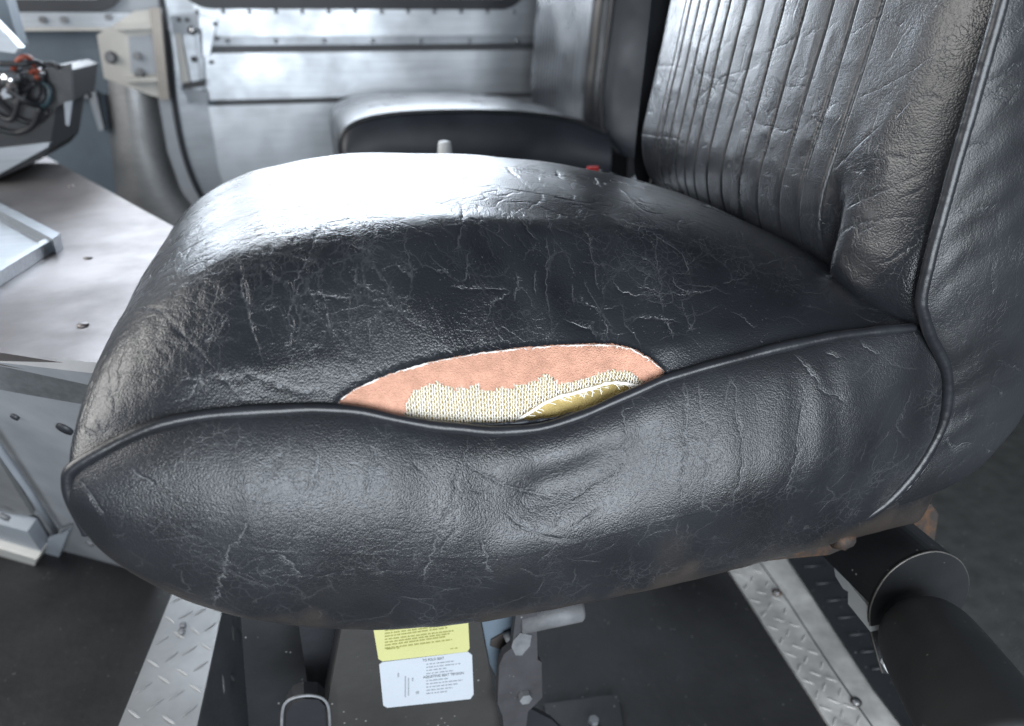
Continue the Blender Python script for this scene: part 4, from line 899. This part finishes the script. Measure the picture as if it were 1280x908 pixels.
# right strip on the floor
tr_ = thing('tread_plate', aZ(1000, 800, 0), 'worn chequered aluminium strip beside the slide rail behind the seat', 'tread plate')
tz = .008
TP = [aZ(903, 700, tz), aZ(990, 690, tz), aZ(1150, 920, tz), aZ(1190, 990, tz), aZ(1085, 990, tz), aZ(1040, 912, tz)]
M_TREADW = metal('worn_tread_aluminium', (.62, .60, .57), .6, (1, 1, 1), .35, .35, .8, 22)
prism('plate', TP, (0, 0, -.008), M_TREADW, tr_, .001)
ang0 = math.atan2(*(TP[0]-TP[5])[[1, 0]])
a_, b_, c_ = aZ(940, 696, tz), aZ(1094, 925, tz), None
tube('weld_seam', [aZ(945, 696, tz), aZ(985, 752, tz), aZ(1040, 836, tz), aZ(1090, 908, tz), aZ(1110, 940, tz)], .0009, M_BLK2, tr_, 5)
for k in range(13):
    for q in range(3):
        f = (k+.5*(q % 2))/12.5; l = aZ(903+(1040-903)*f, 702+(912-702)*f, tz); r_ = aZ(945+(1090-945)*f, 696+(908-696)*f, tz)
        tread_bar(tr_, Vector(l+(r_-l)*(.18+.30*q)), ang0+(.9 if (k+q) % 2 else -.7)+random.uniform(-.1, .1), .016, .0030, .0011, M_TREADW)
for u, v in ((971, 741), (1070, 878)): bolt('screw', aZ(u, v, tz), (0, 0, 1), .0065, .002, M_RUST, tr_, 14); bolt('screw_head', aZ(u, v, tz+.002), (0, 0, 1), .004, .001, M_TREAD, tr_, 10)
# left box step in front of the pedestal
tl = thing('tread_step', aZ(200, 850, 0), 'raised chequered aluminium step box in the footwell under the seat front', 'step')
sz_ = H-.60
q0, q1, q2, q3 = aZ(222, 725, sz_), aZ(148, 908, sz_), aZ(246, 908, sz_), aZ(276, 770, sz_)
dd = (q1-q0)/np.linalg.norm(q1-q0); q1 = q1+dd*.08; q2 = q2+(q2-q3)/np.linalg.norm(q2-q3)*.08; q3 = q3-(q2-q3)/np.linalg.norm(q2-q3)*.10; q0 = q0-dd*.10
prism('step_plate', [q0, q1, q2, q3], (0, 0, -.004), M_TREAD, tl, .0015)
prism('step_side', [q3+np.array([-.002, 0, -.003]), q2+np.array([-.002, 0, -.003]), q2*[1, 1, 0]+np.array([.022, 0, 0]), q3*[1, 1, 0]+np.array([.022, 0, 0])], (-.006, 0, 0), M_ALUD, tl)
prism('step_core', [q0*[1, 1, 0], q1*[1, 1, 0], q2*[1, 1, 0]+[-.002, 0, 0], q3*[1, 1, 0]+[-.002, 0, 0]], (0, 0, sz_-.006), M_BLK2, tl)
an = math.atan2(*(q0-q1)[[1, 0]])
for k in range(12):
    for q in range(4):
        f = (k+.5*(q % 2))/12; l = q1+(q0-q1)*f; r_ = q2+(q3-q2)*f
        tread_bar(tl, Vector(l+(r_-l)*(.14+.24*q)), an+(.85 if (k+q) % 2 else -.75)+random.uniform(-.08, .08), .020, .0032, .0012)
for k in range(9):
    f = (k+.3)/9; r_ = q2+(q3-q2)*f; o = tread_bar(tl, Vector(r_+np.array([.008, 0, -.03-.03*(k % 2)])), 0, .022, .0045, .0014); o.rotation_euler = (R(90), R(60 if k % 2 else -60), R(90))
for u, v in ((229, 783), (227, 791)): bolt('rivet', aZ(u, v, sz_), (0, 0, 1), .0035, .003, M_ZINC, tl, 10)
# ------------------------------------------------------------------ passenger seat
ps = thing('passenger_seat', (.35, 1.7, 0), 'intact black vinyl passenger seat against the aluminium side wall', 'seat')
QY0, QY1 = 1.50, 1.93
def qa(u, v, y=QY0): p = aY(u, v, y); return (p[0], p[2])
NP = [qa(436, 260), qa(428, 200), qa(426, 178), qa(432, 162), qa(450, 151), qa(480, 144), qa(520, 140.5), qa(570, 139), qa(630, 140), qa(680, 144), qa(715, 150), qa(738, 158), qa(760, 166)]
na, nb = 160, 80
cN = spline(NP, na); bulge = .008
gp = np.zeros((na, nb, 3)); tpv = np.linspace(-1, 1, nb); wv_ = (1-np.abs(tpv)**2.6)
cm = np.array([cN[:, 0].mean(), cN[:, 1].min()-.1]); dirv = cN-cm; dirv /= np.linalg.norm(dirv, axis=1)[:, None]
for j in range(nb):
    c = cN+dirv*bulge*wv_[j]; gp[:, j, 0] = c[:, 0]; gp[:, j, 2] = c[:, 1]; gp[:, j, 1] = (QY0+QY1)/2+tpv[j]*(QY1-QY0)/2
gp += .0025*np.stack([vnoise(gp, 12, 101+k) for k in range(3)], 2)*wv_[None, :, None]
M_PTOP = leather('black_vinyl_passenger', grain=.15, crack=.1, rough=.30, crease=False)
mesh_obj('cushion_cover', gp.reshape(-1, 3), grid_faces(na, nb), M_PTOP, ps, True)
sp_ = [(x, z) for x, z in cN]; zbm = .42
gsd = np.zeros((na, 30, 3)); tqv = np.linspace(0, 1, 30)
for k, t in enumerate(tqv): gsd[:, k, 0] = cN[:, 0]*(1-t)+np.clip(cN[:, 0], cN[:, 0].min()+.03*t, 9)*t; gsd[:, k, 2] = cN[:, 1]*(1-t)+zbm*t; gsd[:, k, 1] = QY0-.025*math.sin(math.pi*min(1, t*1.1))**.6
mesh_obj('side_panel', gsd.reshape(-1, 3), grid_faces(na, 30), M_FAR, ps, True)
gsd2 = gsd[::3, ::3].copy(); gsd2[..., 1] = QY0+QY1-gsd2[..., 1]; mesh_obj('side_panel', gsd2.reshape(-1, 3), grid_faces(*gsd2.shape[:2]), M_FAR, ps, True)
tube('piping', [(x, QY0-.002, z) for x, z in cN], .005, M_PIPE, ps, 8)
# passenger backrest with pleats
xn0, xn1 = qa(736, 150)[0], qa(747, -10)[0]
ny, nz = 120, 90
yb2 = np.linspace(QY0, QY1-.02, ny); zb2 = np.linspace(-.26, .34, nz); YB, ZB = np.meshgrid(yb2, zb2, indexing='ij')
XB = xn0+(xn1-xn0)*(ZB+.19)/.22*.9-.012+.06*np.clip(ZB+.12, 0, 1)
XB += .035*(1-np.sqrt(np.clip(1-np.clip((QY0+.04-YB)/.04, 0, 1)**2.2, 0, 1)))+.035*(1-np.sqrt(np.clip(1-np.clip((YB-(QY1-.06))/.04, 0, 1)**2.2, 0, 1)))
for k in range(12): XB += .0013*np.exp(-((YB-(QY0+.09+k*.022))/.003)**2)
XB += .05*(1-np.sqrt(np.clip(1-np.clip((-.14-ZB)/.12, 0, 1)**2, 0, 1)))
GB = np.stack([XB, YB, ZB+H], 2); GB[..., 0] += .006*vnoise(GB, 10, 111)
mesh_obj('backrest_cover', GB.reshape(-1, 3), grid_faces(ny, nz)[:, ::-1], M_PTOP, ps, True)
side2 = [(XB[0, i]+.0, H+zb2[i]) for i in range(0, nz, 6)]
bs = spline(side2, 60)
gq = np.zeros((60, 20, 3))
for k, t in enumerate(np.linspace(0, 1, 20)): gq[:, k, 0] = bs[:, 0]+.22*t; gq[:, k, 2] = bs[:, 1]-.05*t*(bs[:, 1] < H-.1); gq[:, k, 1] = QY0-.018*math.sin(math.pi*t)**.6+.05*max(0, t-.7)/.3
gq[..., 1] += .01*vnoise(gq, 14, 113)*np.linspace(0, 1, 20)[None]
mesh_obj('backrest_side_panel', gq.reshape(-1, 3), grid_faces(60, 20), M_FAR, ps, True)
tube('piping', [(x-.001, QY0-.002, z) for x, z in bs], .005, M_PIPE, ps, 8)
prism('backrest_shell', [(xn0+.10, QY0+.02, H-.32), (xn0+.24, QY0+.04, H-.25), (xn0+.26, QY0+.04, H+.34), (xn0+.08, QY0+.02, H+.34)], (0, .35, 0), M_BLK2, ps)
prism('pedestal', [(.16, 1.56, 0), (.54, 1.56, 0), (.54, 1.56, .45), (.16, 1.56, .45)], (0, .32, 0), M_BLK2, ps, .004)
# ------------------------------------------------------------------ small things between the seats
lv = thing('floor_lever', (aY(556, 190, 1.12)[0], 1.12, 0), 'white capped lever standing between the two seats', 'lever')
xk = aY(556, 190, 1.12)
kb = [aY(556, v, 1.12) for v in (176.5, 177.5, 181, 190, 200)]
tube('knob', kb, [.004, .008, .0095, .0105, .0105], M_WPL, lv, 14)
tube('rod', [kb[-1], (xk[0], 1.12, 0)], .006, M_BLK2, lv, 8)
bk = thing('seat_belt_buckle', (aY(741, 213, 1.05)[0], 1.05, 0), 'seat belt buckle with red button behind the torn cushion', 'buckle')
k0 = aY(741, 212, 1.05)
box('red_button', k0+np.array([-.008, -.003, -.006]), k0+np.array([.008, .003, .004]), M_RED, bk, .002)
box('buckle_case', k0+np.array([-.016, -.002, -.07]), k0+np.array([.016, .018, -.003]), M_BLK2, bk, .004)
tube('stalk', [k0+np.array([0, .008, -.06]), (k0[0], 1.058, 0)], .006, M_BLK2, bk, 8)
